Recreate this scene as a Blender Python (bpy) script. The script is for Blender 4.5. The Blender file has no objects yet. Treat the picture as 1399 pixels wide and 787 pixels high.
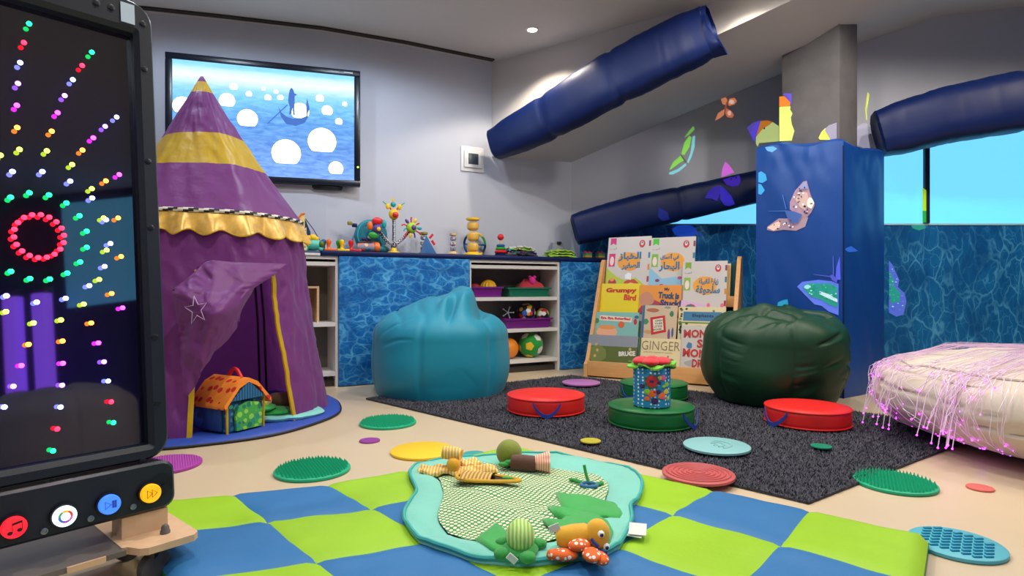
import bpy, bmesh, math, random
from math import sin, cos, pi, radians, sqrt, atan2, exp
from mathutils import Vector, Matrix, noise
from mathutils.bvhtree import BVHTree

SC = bpy.context.scene
COL = SC.collection
random.seed(7)

# ---------------------------------------------------------------- camera
CAM_H = 0.69            # eye height of a photographer crouching
FPX = 816.0             # focal length in pixels of the 1399 wide frame
IW, IH = 1399.0, 787.0
cam_d = bpy.data.cameras.new('camera'); cam = bpy.data.objects.new('camera', cam_d); COL.objects.link(cam)
cam_d.sensor_width = 36.0; cam_d.lens = FPX / IW * 36.0
cam_d.clip_start = 0.05
cam.location = (0, 0, CAM_H); cam.rotation_euler = (pi / 2, 0, 0)
SC.camera = cam

# ---------------------------------------------------------------- world, exposure
wd = bpy.data.worlds.new('world'); SC.world = wd; wd.use_nodes = True
wd.node_tree.nodes['Background'].inputs[0].default_value = (0.25, 0.35, 0.5, 1)
wd.node_tree.nodes['Background'].inputs[1].default_value = 0.3
SC.view_settings.view_transform = 'Standard'
SC.view_settings.look = 'None'
SC.view_settings.gamma = 1.0
SC.view_settings.use_curve_mapping = False
SC.view_settings.exposure = 0.34

CEIL_Z = 2.60
# downlights, first seen, second read from its bright patch, rest added unseen as fill: x, y, watts, cone angle, colour
WARM = (1.0, 0.86, 0.68); NEUT = (1.0, 0.93, 0.86); COOL = (0.72, 0.84, 1.0)
DOWNLIGHTS = [
    (0.15, 4.42, 40, 122, WARM), (1.42, 3.66, 16, 120, WARM),
    (-1.9, 3.20, 38, 172, COOL), (-0.75, 3.50, 38, 172, COOL), (0.25, 2.95, 52, 172, NEUT), (-0.6, 1.7, 66, 140, NEUT),
    (1.0, 1.7, 66, 140, NEUT), (2.1, 2.6, 66, 174, NEUT), (3.3, 2.3, 72, 174, WARM), (1.3, 3.1, 40, 174, NEUT),
    (-2.3, 0.6, 40, 140, NEUT), (0.2, -0.6, 60, 150, COOL), (1.3, -1.7, 40, 150, COOL), (-1.2, -1.8, 40, 150, COOL),
]

# ---------------------------------------------------------------- helpers
def lin(c):
    if isinstance(c, str):
        c = c.lstrip('#'); c = tuple(int(c[i:i + 2], 16) / 255 for i in (0, 2, 4))
    return tuple(x / 12.92 if x <= 0.04045 else ((x + 0.055) / 1.055) ** 2.4 for x in c)

def G(px, py, z=0.0):
    """point of a horizontal plane at height z seen at a pixel of the photograph"""
    y = (CAM_H - z) * FPX / (py - IH / 2)
    return Vector(((px - IW / 2) / FPX * y, y, z))

def At(px, py, y):
    return Vector(((px - IW / 2) / FPX * y, y, CAM_H - (py - IH / 2) / FPX * y))

def ray(px, py):
    return Vector(((px - IW / 2) / FPX, 1.0, -(py - IH / 2) / FPX))

def on_plane(px, py, p0, n):
    o = Vector((0, 0, CAM_H)); d = ray(px, py)
    return o + d * ((Vector(p0) - o).dot(n) / d.dot(n))

def nz(x, y, z, s=1.0):
    return noise.noise(Vector((x * s, y * s, z * s)))

MATS = {}
def cloth_glow(name, col, rough=.42, trans=.35):
    """thin tent nylon: some light passes through"""
    m = M(name, col, rough=rough, sheen=.2, bump=.5, bscale=16, var=.06, vscale=4, spec=.45)
    nt = m.node_tree; N = nt.nodes; L = nt.links; b = N['Principled BSDF']; out = N['Material Output']
    t = N.new('ShaderNodeBsdfTranslucent'); t.inputs['Color'].default_value = (*[min(1, x * 1.25) for x in lin(col)], 1)
    mx = N.new('ShaderNodeMixShader'); mx.inputs[0].default_value = trans
    L.new(b.outputs[0], mx.inputs[1]); L.new(t.outputs[0], mx.inputs[2]); L.new(mx.outputs[0], out.inputs[0]); return m

def M(name, col='#888888', rough=0.6, metal=0.0, bump=0.0, bscale=60.0, var=0.0, vscale=6.0, emit=0.0, ecol=None,
      sheen=0.0, spec=0.5, coat=0.0, trans=0.0, alpha=1.0, stretch=None, sss=0.0):
    if name in MATS: return MATS[name]
    m = bpy.data.materials.new(name); m.use_nodes = True; MATS[name] = m
    nt = m.node_tree; N = nt.nodes; L = nt.links
    b = N['Principled BSDF']; c = lin(col)
    b.inputs['Base Color'].default_value = (*c, 1)
    b.inputs['Roughness'].default_value = rough; b.inputs['Metallic'].default_value = metal
    b.inputs['Specular IOR Level'].default_value = spec
    b.inputs['Sheen Weight'].default_value = sheen; b.inputs['Coat Weight'].default_value = coat
    b.inputs['Transmission Weight'].default_value = trans; b.inputs['Alpha'].default_value = alpha
    if sss: b.inputs['Subsurface Weight'].default_value = sss
    if emit:
        b.inputs['Emission Color'].default_value = (*(lin(ecol) if ecol else c), 1); b.inputs['Emission Strength'].default_value = emit
    if bump or var:
        tc = N.new('ShaderNodeTexCoord'); src = tc.outputs['Object']
        if stretch:
            mp = N.new('ShaderNodeMapping'); mp.inputs['Scale'].default_value = stretch; L.new(src, mp.inputs[0]); src = mp.outputs[0]
    if var:
        n = N.new('ShaderNodeTexNoise'); n.inputs['Scale'].default_value = vscale; n.inputs['Detail'].default_value = 4
        r = N.new('ShaderNodeValToRGB'); L.new(src, n.inputs['Vector']); L.new(n.outputs[0], r.inputs[0])
        r.color_ramp.elements[0].position = 0.3; r.color_ramp.elements[1].position = 0.7
        r.color_ramp.elements[0].color = (*[x * (1 - var) for x in c], 1)
        r.color_ramp.elements[1].color = (*[min(1, x * (1 + var)) for x in c], 1)
        L.new(r.outputs[0], b.inputs['Base Color'])
    if bump:
        n = N.new('ShaderNodeTexNoise'); n.inputs['Scale'].default_value = bscale; n.inputs['Detail'].default_value = 3
        bp = N.new('ShaderNodeBump'); bp.inputs['Strength'].default_value = bump; bp.inputs['Distance'].default_value = 0.01
        L.new(src, n.inputs['Vector']); L.new(n.outputs[0], bp.inputs['Height']); L.new(bp.outputs[0], b.inputs['Normal'])
    return m

def fabric(name, col='#888888', rough=0.75, sheen=0.3, var=0.08):
    return M(name, col, rough=rough, sheen=sheen, bump=0.15, bscale=220, var=var, vscale=9)

def pattern(name, base, cols, kind='dots', scale=30.0, size=0.3, rough=0.75, rnd=1.0, emit=0.0):
    """printed cloth: dots, stripes or patches of the given colours on a base colour"""
    if name in MATS: return MATS[name]
    m = bpy.data.materials.new(name); m.use_nodes = True; MATS[name] = m
    nt = m.node_tree; N = nt.nodes; L = nt.links; b = N['Principled BSDF']
    b.inputs['Roughness'].default_value = rough
    tc = N.new('ShaderNodeTexCoord')
    if kind == 'stripes':
        w = N.new('ShaderNodeTexWave'); w.inputs['Scale'].default_value = scale; w.inputs['Distortion'].default_value = rnd
        L.new(tc.outputs['Object'], w.inputs['Vector'])
        r = N.new('ShaderNodeValToRGB'); r.color_ramp.interpolation = 'CONSTANT'
        r.color_ramp.elements[0].color = (*lin(base), 1); r.color_ramp.elements[1].color = (*lin(cols[0]), 1); r.color_ramp.elements[1].position = size
        L.new(w.outputs['Fac'], r.inputs[0]); L.new(r.outputs[0], b.inputs['Base Color'])
    else:
        v = N.new('ShaderNodeTexVoronoi'); v.inputs['Scale'].default_value = scale; v.inputs['Randomness'].default_value = rnd
        L.new(tc.outputs['Object'], v.inputs['Vector'])
        lt = N.new('ShaderNodeMath'); lt.operation = 'LESS_THAN'; lt.inputs[1].default_value = size
        L.new(v.outputs['Distance'], lt.inputs[0])
        r = N.new('ShaderNodeValToRGB'); r.color_ramp.interpolation = 'CONSTANT'
        while len(r.color_ramp.elements) < len(cols): r.color_ramp.elements.new(0.5)
        for i, c in enumerate(cols):
            r.color_ramp.elements[i].position = i / len(cols)
            r.color_ramp.elements[i].color = (*lin(c), 1)
        if len(cols) == 1: r.color_ramp.elements[-1].color = (*lin(cols[0]), 1)
        sp = N.new('ShaderNodeSeparateColor'); L.new(v.outputs['Color'], sp.inputs[0]); L.new(sp.outputs[0], r.inputs[0])
        mx = N.new('ShaderNodeMix'); mx.data_type = 'RGBA'; mx.inputs['A'].default_value = (*lin(base), 1)
        L.new(lt.outputs[0], mx.inputs['Factor']); L.new(r.outputs[0], mx.inputs['B']); L.new(mx.outputs['Result'], b.inputs['Base Color'])
    return m

class MB:
    """mesh builder: collects vertices and faces, with a material index per face"""
    def __init__(s): s.v = []; s.f = []; s.m = []
    def add(s, vs, fs, mi=0):
        o = len(s.v); s.v += [Vector(v) for v in vs]; s.f += [tuple(i + o for i in f) for f in fs]
        s.m += [mi] * len(fs) if isinstance(mi, int) else list(mi); return s
    def box(s, x0, x1, y0, y1, z0, z1, mi=0, r=0.0):
        if r > 0: return s.rbox(x0, x1, y0, y1, z0, z1, r, mi)
        vs = [(x, y, z) for z in (z0, z1) for y in (y0, y1) for x in (x0, x1)]
        return s.add(vs, [(0, 2, 3, 1), (4, 5, 7, 6), (0, 1, 5, 4), (2, 6, 7, 3), (0, 4, 6, 2), (1, 3, 7, 5)], mi)
    def rbox(s, x0, x1, y0, y1, z0, z1, r, mi=0, seg=2):
        bm = bmesh.new(); bmesh.ops.create_cube(bm, size=1)
        for v in bm.verts: v.co = Vector(((x0 + x1) / 2 + v.co.x * (x1 - x0), (y0 + y1) / 2 + v.co.y * (y1 - y0), (z0 + z1) / 2 + v.co.z * (z1 - z0)))
        bmesh.ops.bevel(bm, geom=bm.edges[:], offset=r, segments=seg, affect='EDGES', profile=0.5)
        bm.verts.index_update()
        s.add([v.co.copy() for v in bm.verts], [tuple(v.index for v in f.verts) for f in bm.faces], mi); bm.free(); return s
    def rings(s, rings, closed=True, cap0=False, cap1=False, mi=0, loop=False):
        n = len(rings[0]); vs = [p for r in rings for p in r]; fs = []
        R = len(rings)
        for i in range(R if loop else R - 1):
            for j in range(n if closed else n - 1):
                a = i * n + j; b_ = i * n + (j + 1) % n; k = ((i + 1) % R) * n
                fs.append((a, b_, k + (j + 1) % n, k + j))
        if cap0: fs.append(tuple(reversed(range(n))))
        if cap1: fs.append(tuple((R - 1) * n + j for j in range(n)))
        if callable(mi):
            idx = [mi(i, j) for i in range(R if loop else R - 1) for j in range(n if closed else n - 1)] + [0] * (int(cap0) + int(cap1))
            return s.add(vs, fs, idx)
        return s.add(vs, fs, mi)
    def lathe(s, prof, n=24, c=(0, 0, 0), mi=0, cap0=True, cap1=True, sx=1.0, sy=1.0):
        rs = [[(c[0] + r * cos(2 * pi * j / n) * sx, c[1] + r * sin(2 * pi * j / n) * sy, c[2] + z) for j in range(n)] for r, z in prof]
        return s.rings(rs, True, cap0, cap1, mi)
    def tube(s, pts, r, n=8, mi=0, closed=False, caps=True):
        pts = [Vector(p) for p in pts]; rs = []; up = None; N_ = len(pts)
        for i, p in enumerate(pts):
            t = (pts[(i + 1) % N_] - pts[i - 1]) if closed else (pts[min(i + 1, N_ - 1)] - pts[max(i - 1, 0)])
            t.normalize()
            if up is None: up = t.orthogonal().normalized()
            up = (up - t * up.dot(t)); up = up.normalized() if up.length > 1e-6 else t.orthogonal().normalized()
            w = t.cross(up); rr = r[i] if isinstance(r, (list, tuple)) else r
            rs.append([p + (up * cos(2 * pi * j / n) + w * sin(2 * pi * j / n)) * rr for j in range(n)])
        return s.rings(rs, True, caps and not closed, caps and not closed, mi, loop=closed)
    def ball(s, c, r, n=16, m=10, sc=(1, 1, 1), mi=0):
        c = Vector(c); rs = []
        for i in range(1, m):
            a = -pi / 2 + pi * i / m
            rs.append([c + Vector((cos(a) * cos(2 * pi * j / n) * sc[0], cos(a) * sin(2 * pi * j / n) * sc[1], sin(a) * sc[2])) * r for j in range(n)])
        return s.rings(rs, True, True, True, mi)
    def poly(s, pts, h, axis=(0, 0, 1), mi=0):
        a = Vector(axis) * h; n = len(pts); P = [Vector(p) for p in pts]
        return s.add(P + [p + a for p in P], [tuple(reversed(range(n))), tuple(range(n, 2 * n))] + [(j, (j + 1) % n, n + (j + 1) % n, n + j) for j in range(n)], mi)
    def xf(s, mat):
        s.v = [mat @ v for v in s.v]; return s

def link(o): COL.objects.link(o); return o

def obj(name, mb, mats, parent=None, smooth=True, ang=40, world=False, kind=None, label=None):
    vs = mb.v
    if world and parent is not None:
        inv = MATRIX[parent.name].inverted(); vs = [inv @ v for v in vs]
    me = bpy.data.meshes.new(name); me.from_pydata([tuple(v) for v in vs], [], mb.f)
    mats = mats if isinstance(mats, (list, tuple)) else [mats]
    for m in mats: me.materials.append(m)
    if len(mats) > 1: me.polygons.foreach_set('material_index', mb.m)
    if smooth:
        me.polygons.foreach_set('use_smooth', [True] * len(me.polygons))
        me.set_sharp_from_angle(angle=radians(ang))
    me.update()
    o = link(bpy.data.objects.new(name, me))
    if parent is not None: o.parent = parent
    if kind: o['kind'] = kind
    if label: o['label'] = label
    MATRIX[o.name] = (MATRIX[parent.name] if parent is not None else Matrix())
    return o

MATRIX = {}
def thing(name, label, cat, loc=(0, 0, 0), rotz=0.0, group=None, rot=None, scale=1.0):
    o = link(bpy.data.objects.new(name, None)); o.empty_display_size = 0.05
    o.location = loc; o.rotation_euler = rot or (0, 0, rotz); o.scale = (scale,) * 3
    MATRIX[o.name] = Matrix.LocRotScale(Vector(loc), o.rotation_euler, Vector((scale,) * 3))
    o['label'] = label; o['category'] = cat
    if group: o['group'] = group
    return o

def tag(o, label, cat, group=None):
    o['label'] = label; o['category'] = cat
    if group: o['group'] = group
    return o

def struct(name, mb, mats, smooth=False, label=None):
    o = obj(name, mb, mats, None, smooth); o['kind'] = 'structure'
    if label: o['label'] = label
    return o

def copy_tree(o, parent=None):
    c = o.copy(); link(c); c.parent = parent
    MATRIX[c.name] = MATRIX[o.name]
    for ch in [x for x in o.children]: copy_tree(ch, c)
    return c

def subsurf(o, lv=1):
    m = o.modifiers.new('subsurf', 'SUBSURF'); m.levels = lv; m.render_levels = lv; return o

# lettering -------------------------------------------------------------
AR = {'ا': (0xFE8D, 0xFE8E), 'أ': (0xFE83, 0xFE84), 'ل': (0xFEDD, 0xFEDE, 0xFEDF, 0xFEE0), 'خ': (0xFEA5, 0xFEA6, 0xFEA7, 0xFEA8),
      'ب': (0xFE8F, 0xFE90, 0xFE91, 0xFE92), 'ز': (0xFEAF, 0xFEB0), 'ص': (0xFEB9, 0xFEBA, 0xFEBB, 0xFEBC), 'غ': (0xFECD, 0xFECE, 0xFECF, 0xFED0),
      'ي': (0xFEF1, 0xFEF2, 0xFEF3, 0xFEF4), 'ر': (0xFEAD, 0xFEAE), 'ف': (0xFED1, 0xFED2, 0xFED3, 0xFED4), 'ع': (0xFEC9, 0xFECA, 0xFECB, 0xFECC),
      'م': (0xFEE1, 0xFEE2, 0xFEE3, 0xFEE4), 'ق': (0xFED5, 0xFED6, 0xFED7, 0xFED8), 'ح': (0xFEA1, 0xFEA2, 0xFEA3, 0xFEA4),
      'س': (0xFEB1, 0xFEB2, 0xFEB3, 0xFEB4), 'و': (0xFEED, 0xFEEE), 'ة': (0xFE93, 0xFE94)}
def arabic(t):
    out = ''
    for i, ch in enumerate(t):
        if ch not in AR: out += ch; continue
        prev = i > 0 and t[i - 1] in AR and len(AR[t[i - 1]]) == 4
        nxt = i < len(t) - 1 and t[i + 1] in AR and len(AR[ch]) == 4
        f = AR[ch]; out += chr(f[3] if prev and nxt else f[2] if nxt else f[1] if prev else f[0])
    return out[::-1]

def text_mb(s, size, thick=0.0006, bold=0.0, align='CENTER'):
    cu = bpy.data.curves.new('t', 'FONT'); cu.body = s; cu.size = size; cu.align_x = align; cu.align_y = 'CENTER'
    cu.resolution_u = 2; cu.extrude = thick / 2; cu.offset = bold
    ob = bpy.data.objects.new('t', cu); me = bpy.data.meshes.new_from_object(ob)
    mb = MB().add([v.co.copy() for v in me.vertices], [tuple(p.vertices) for p in me.polygons])
    bpy.data.objects.remove(ob); bpy.data.curves.remove(cu); bpy.data.meshes.remove(me)
    return mb

def fit(mb, x0, x1, y0, y1):
    """stretch flat lettering into a rectangle of its own plane"""
    xs = [v.x for v in mb.v]; ys = [v.y for v in mb.v]
    if not xs: return mb
    a, b, c, d = min(xs), max(xs), min(ys), max(ys)
    mb.v = [Vector((x0 + (v.x - a) / max(b - a, 1e-6) * (x1 - x0), y0 + (v.y - c) / max(d - c, 1e-6) * (y1 - y0), v.z)) for v in mb.v]
    return mb

def blob_poly(cx, cy, rx, ry, n=14, j=0.1, seed=0):
    R_ = random.Random(seed)
    return [(cx + rx * cos(2 * pi * k / n) * (1 + R_.uniform(-j, j)), cy + ry * sin(2 * pi * k / n) * (1 + R_.uniform(-j, j))) for k in range(n)]
# ================================================================ THE ROOM
def water(name, deep, mid, line, scale, stretch, lw=0.045):
    m = bpy.data.materials.new(name); m.use_nodes = True; MATS[name] = m
    nt = m.node_tree; N = nt.nodes; L = nt.links; b = N['Principled BSDF']
    b.inputs['Roughness'].default_value = 0.45; b.inputs['Specular IOR Level'].default_value = 0.3
    tc = N.new('ShaderNodeTexCoord'); mp = N.new('ShaderNodeMapping'); mp.inputs['Scale'].default_value = stretch
    L.new(tc.outputs['Object'], mp.inputs[0])
    n1 = N.new('ShaderNodeTexNoise'); n1.inputs['Scale'].default_value = scale * 0.6; n1.inputs['Detail'].default_value = 3
    L.new(mp.outputs[0], n1.inputs['Vector'])
    add = N.new('ShaderNodeVectorMath'); add.operation = 'MULTIPLY_ADD'; add.inputs[1].default_value = (0.25, 0.25, 0.25)
    L.new(n1.outputs['Color'], add.inputs[0]); L.new(mp.outputs[0], add.inputs[2])
    outs = []
    for k, sc in enumerate((scale, scale * 2.1)):
        v = N.new('ShaderNodeTexVoronoi'); v.feature = 'DISTANCE_TO_EDGE'; v.inputs['Scale'].default_value = sc
        L.new(add.outputs[0], v.inputs['Vector'])
        r = N.new('ShaderNodeMapRange'); r.interpolation_type = 'SMOOTHERSTEP'
        r.inputs['From Min'].default_value = 0.0; r.inputs['From Max'].default_value = lw * (1.6 - 0.4 * k)
        r.inputs['To Min'].default_value = 1.0 - 0.45 * k; r.inputs['To Max'].default_value = 0.0
        L.new(v.outputs['Distance'], r.inputs['Value']); outs.append(r.outputs[0])
    mxm = N.new('ShaderNodeMath'); mxm.operation = 'MAXIMUM'; L.new(outs[0], mxm.inputs[0]); L.new(outs[1], mxm.inputs[1])
    n2 = N.new('ShaderNodeTexNoise'); n2.inputs['Scale'].default_value = scale * 0.9; n2.inputs['Detail'].default_value = 5
    L.new(mp.outputs[0], n2.inputs['Vector'])
    ml = N.new('ShaderNodeMath'); ml.operation = 'MULTIPLY'; L.new(mxm.outputs[0], ml.inputs[0])
    r3 = N.new('ShaderNodeMapRange'); r3.inputs['From Min'].default_value = 0.35; r3.inputs['From Max'].default_value = 0.7; r3.inputs['To Min'].default_value = 0.12
    L.new(n2.outputs[0], r3.inputs['Value']); L.new(r3.outputs[0], ml.inputs[1])
    r2 = N.new('ShaderNodeValToRGB'); r2.color_ramp.elements[0].position = 0.35; r2.color_ramp.elements[1].position = 0.68
    r2.color_ramp.elements[0].color = (*lin(deep), 1); r2.color_ramp.elements[1].color = (*lin(mid), 1); L.new(n2.outputs[0], r2.inputs[0])
    mx = N.new('ShaderNodeMix'); mx.data_type = 'RGBA'; mx.inputs['B'].default_value = (*lin(line), 1)
    L.new(ml.outputs[0], mx.inputs['Factor']); L.new(r2.outputs[0], mx.inputs['A']); L.new(mx.outputs['Result'], b.inputs['Base Color'])
    return m

WALL = M('wall_paint', '#c0c4d0', rough=0.85, bump=0.04, bscale=90, var=0.015, vscale=3)
WALLC = M('ceiling_paint', '#c9c5c3', rough=0.9, var=0.015, vscale=2)
FLOOR = M('vinyl_floor', '#cfbb9b', rough=0.32, var=0.035, vscale=2.2, spec=0.35)
WATER_A = water('water_print_bright', '#0757a0', '#1476be', '#5fb4e2', 8.5, (1, 1, 1.5), 0.075)
WATER_B = water('water_print_deep', '#0a5a9c', '#1476b8', '#58aede', 8.5, (1, 1, 0.55), 0.045)
NAVY = M('navy_vinyl', '#061c50', rough=0.45, bump=0.05, bscale=120, var=0.06, vscale=3, spec=0.28)
NAVY_PAD = M('navy_pad_vinyl', '#0d4698', rough=0.36, bump=0.05, bscale=120, var=0.06, vscale=3, spec=0.5)
WHITE = M('white_laminate', '#dedad4', rough=0.5)
BLACKM = M('black_plastic', '#0b0d10', rough=0.4)
DARK = M('dark_recess', '#2c2c30', rough=0.7)

X0, X1, Y0 = -3.4, 5.2, -2.6
TVW = [(-3.4, 4.02), (-2.48, 4.16), (-2.0, 4.28), (-1.39, 4.46), (-0.836, 4.72), (-0.156, 5.08), (0.543, 5.45)]
WYL, WYR, WJ = 5.45, 4.40, 2.53
BULK = [(-0.17, 5.07, 1.80), (0.56, 4.54, 2.09), (1.335, 3.98, 2.36), (1.73, 3.69, 2.47), (2.24, 3.35, 2.60)]

mb = MB().poly([(X0, Y0, -0.1), (X1, Y0, -0.1), (X1, WYL + .2, -0.1), (X0, WYL + .2, -0.1)], 0.1)
struct('floor', mb, FLOOR)
def wall_strip(pts, z0, z1, mb=None):
    mb = mb or MB()
    for (a, b) in zip(pts[:-1], pts[1:]):
        mb.add([(a[0], a[1], z0), (b[0], b[1], z0), (b[0], b[1], z1), (a[0], a[1], z1)], [(0, 1, 2, 3)])
    return mb
# curved wall that carries the television, a thick shell
pts = []
for (a, b) in zip(TVW[:-1], TVW[1:]):
    for k in range(4): pts.append((a[0] + (b[0] - a[0]) * k / 4, a[1] + (b[1] - a[1]) * k / 4))
pts.append(TVW[-1])
o = struct('wall_back', wall_strip(pts, 0, 2.9), WALL, smooth=True)
# window wall: left bay and right bay with a return hidden by the column
SILL_L, SILL_R = 1.274, 1.163
struct('wall_window_bay_left', wall_strip([(0.543, WYL), (WJ, WYL)], 0, 2.9), WALL)
struct('wall_window_bay_right', wall_strip([(WJ, WYL), (WJ, WYR), (X1, WYR)], 0, 3.0), WALL)
XR = 3.35
DUSK = M('wall_dusk_blue', '#1e2a58', rough=0.8, var=0.03, vscale=3)
struct('wall_right', wall_strip([(X1, WYR), (X1, 0.9), (XR, 0.9), (XR, Y0)], 0, 3.0), DUSK)
struct('wall_behind_camera', wall_strip([(XR, Y0), (X0, Y0)], 0, 3.0), DUSK)
struct('wall_left', wall_strip([(X0, Y0), (X0, 4.02)], 0, 2.9), WALL)
# ceiling
mb = MB(); cp = [(X0, Y0), (X1, Y0), (5.2, 1.25), (2.24, 3.35)] + [(p[0], p[1]) for p in BULK[::-1][1:]] + [(p[0], p[1]) for p in TVW[::-1][1:]]
mb.add([(x, y, CEIL_Z) for x, y in cp], [tuple(reversed(range(len(cp))))])
struct('ceiling', mb, WALLC)
# bulkhead face
mb = MB()
for a, b in zip(BULK[:-1], BULK[1:]):
    mb.add([(a[0], a[1], a[2]), (b[0], b[1], b[2]), (b[0], b[1], CEIL_Z + .01), (a[0], a[1], CEIL_Z + .01)], [(0, 1, 2, 3)])
struct('wall_bulkhead', mb, WALLC)
# sloping soffit behind the bulkhead
E = [Vector(p) for p in BULK] + [Vector((5.2, 1.25, 2.6))]
W = [(0.543, WYL, 1.837), (1.339, WYL, 2.183), (2.441, WYL, 2.632), (2.556, 4.41, 2.488), (3.18, 4.41, 2.70), (3.77, 4.41, 2.765), (5.2, 4.41, 2.80)]
C_ = (2.12, 4.1, 2.352)
V_ = E + [Vector(w) for w in W] + [Vector(C_), Vector((2.53, 5.45, 2.66))]
e0, e1, e2, e3, e4, e5, w0, w1, w2, w3, w4, w5, w6, c_, wx = range(15)
mb = MB().add(V_, [(e0, w0, e1), (e1, w0, w1), (e1, w1, e2), (e2, w1, c_), (w1, w2, c_), (e2, c_, e3), (e3, c_, e4), (c_, w2, wx), (c_, wx, w3), (c_, w3, e4), (e4, w3, w4), (e4, w4, w5), (e4, w5, e5), (e5, w5, w6)])
struct('ceiling_soffit', mb, WALLC, smooth=True)
bpy.data.objects['ceiling_soffit'].data.polygons.foreach_set('use_smooth', [True] * 14)

# ceiling slot along the curved wall
mb = MB()
sl = [G(202, 10.4, CEIL_Z), G(310, 22, CEIL_Z), G(440, 37.3, CEIL_Z), G(552, 56.5, CEIL_Z), G(674, 81.5, CEIL_Z)]
sl = [Vector((-3.2, 3.93, CEIL_Z))] + [Vector((p.x, p.y, CEIL_Z)) for p in sl]
ring = []
for i, p in enumerate(sl):
    t = (sl[min(i + 1, len(sl) - 1)] - sl[max(i - 1, 0)]).normalized(); n_ = Vector((-t.y, t.x, 0))
    ring.append([p + n_ * -0.022 + Vector((0, 0, -.012)), p + n_ * -0.006 + Vector((0, 0, -.012)), p + n_ * 0.0 + Vector((0, 0, -.004)), p + n_ * 0.006 + Vector((0, 0, -.012)), p + n_ * 0.022 + Vector((0, 0, -.012)), p + n_ * 0.022 + Vector((0, 0, 0.004)), p + n_ * -0.022 + Vector((0, 0, 0.004))])
mb.rings(ring, True, True, True)
struct('trim_1', mb, M('slot_grille', '#3a3632', rough=0.5, metal=0.4), label='dark linear slot along the ceiling edge')

# ---- windows: frosted panes lit by daylight through a cyan film
PANE = M('cyan_window_film', '#2fa9e6', rough=0.35, emit=0.92, ecol='#72cdfb')
FRAME = M('window_frame_dark', '#1c2b3a', rough=0.5)
def window(name, x0, x1, y, z0, tops, mull=()):
    """tops: (x, z) polyline of the slanting head"""
    mb = MB(); P = [(x0, y - .012, z0), (x1, y - .012, z0)] + [(x, y - .012, z) for x, z in reversed(tops)]
    mb.poly(P, 0.01, (0, 1, 0))
    o = struct(name, mb, PANE)
    f = MB().box(x0, x1, y - .026, y, z0 - .012, z0)
    fo = obj('window_sill', f, M('sill_white', '#b8e4f4', rough=0.5), o)
    for x in mull:
        zt = [t for t in tops if t[0] >= x][0][1]
        obj('mullion', MB().box(x - .018, x + .018, y - .04, y - .013, z0, zt, r=.004), FRAME, o)
    return o
window('window_1', 0.72, WJ - .02, WYL, SILL_L, [(0.72, 1.285), (1.2, 1.42), (WJ - .02, 1.70)])
window('window_2', WJ + .02, X1 - .1, WYR, SILL_R, [(WJ + .02, 1.64), (3.78, 1.90), (X1 - .1, 2.0)], (3.035, 4.3))
# water printed dado panels
def dado(name, x0, x1, y, z1, n):
    root = None
    w = (x1 - x0) / n
    mb = MB().box(x0, x0 + w - .003, y - .018, y - .001, 0.0, z1 - .013)
    for k in range(1, n): mb.box(x0 + k * w, x0 + (k + 1) * w - .003, y - .018, y - .001, 0.0, z1 - .013)
    return struct(name, mb, WATER_B, label='deep blue water printed dado panel below the window')
dado('trim_2', 0.62, WJ - .03, WYL, SILL_L, 1)
dado('trim_3', WJ + .03, X1, WYR, SILL_R, 1)
# white skirting in front of the column and under the window
mb = MB().box(WJ + .03, X1, WYR - .035, WYR - .018, 0, 0.07)
struct('baseboard_window', mb, M('skirting_grey', '#8f949c', rough=0.5))

# ---- downlights
LENS = M('downlight_lens', '#fff1d8', emit=14.0, ecol='#fff0d6')
TRIMW = M('downlight_trim', '#d8d2c8', rough=0.4)
for i, (x, y, w, ang, colr) in enumerate(DOWNLIGHTS):
    lab = 'round recessed spotlight glowing in the ceiling above the padded beam' if i == 0 else 'round recessed ceiling spotlight added out of view'
    t = thing('downlight', lab, 'light', (x, y, CEIL_Z), group=None if i == 0 else 'added ceiling spotlights beyond the frame')
    obj('trim_ring', MB().lathe([(0.036, -.002), (0.050, -.004), (0.054, 0.0), (0.054, 0.006), (0.036, 0.006)], 24, cap0=False, cap1=False), TRIMW, t)
    obj('lens', MB().lathe([(0.0005, -.001), (0.036, -.001), (0.036, 0.004)], 24, cap0=False, cap1=True), LENS, t)
    ld = bpy.data.lights.new('downlight_beam', 'SPOT'); ld.energy = w; ld.color = colr; ld.spot_size = radians(ang); ld.spot_blend = 0.3 if i < 2 or ang > 170 else 0.6; ld.shadow_soft_size = 0.05
    lo = link(bpy.data.objects.new('downlight_beam', ld)); lo.location = (0, 0, -0.02); lo.parent = t

# ---- concrete column with padded wrap
CN = Vector((2.07, 3.73, 0)); D1 = Vector((0.574, -0.819, 0)); D2 = Vector((0.819, 0.574, 0))
PW1, PW2 = 0.60, 0.55
cc = CN - D1 * 0.30 + D2 * 0.275
crot = atan2(D1.y, D1.x)
CONC = M('raw_concrete', '#605e60', rough=0.85, bump=0.25, bscale=14, var=0.22, vscale=5)
col_o = thing('concrete_column', 'bare grey concrete column rising above the blue padding', 'column', (cc.x, cc.y, 0), crot)
obj('shaft', MB().box(-0.20, 0.20, -0.12, 0.12, 0.0, 2.52, r=.006), CONC, col_o)
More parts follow.
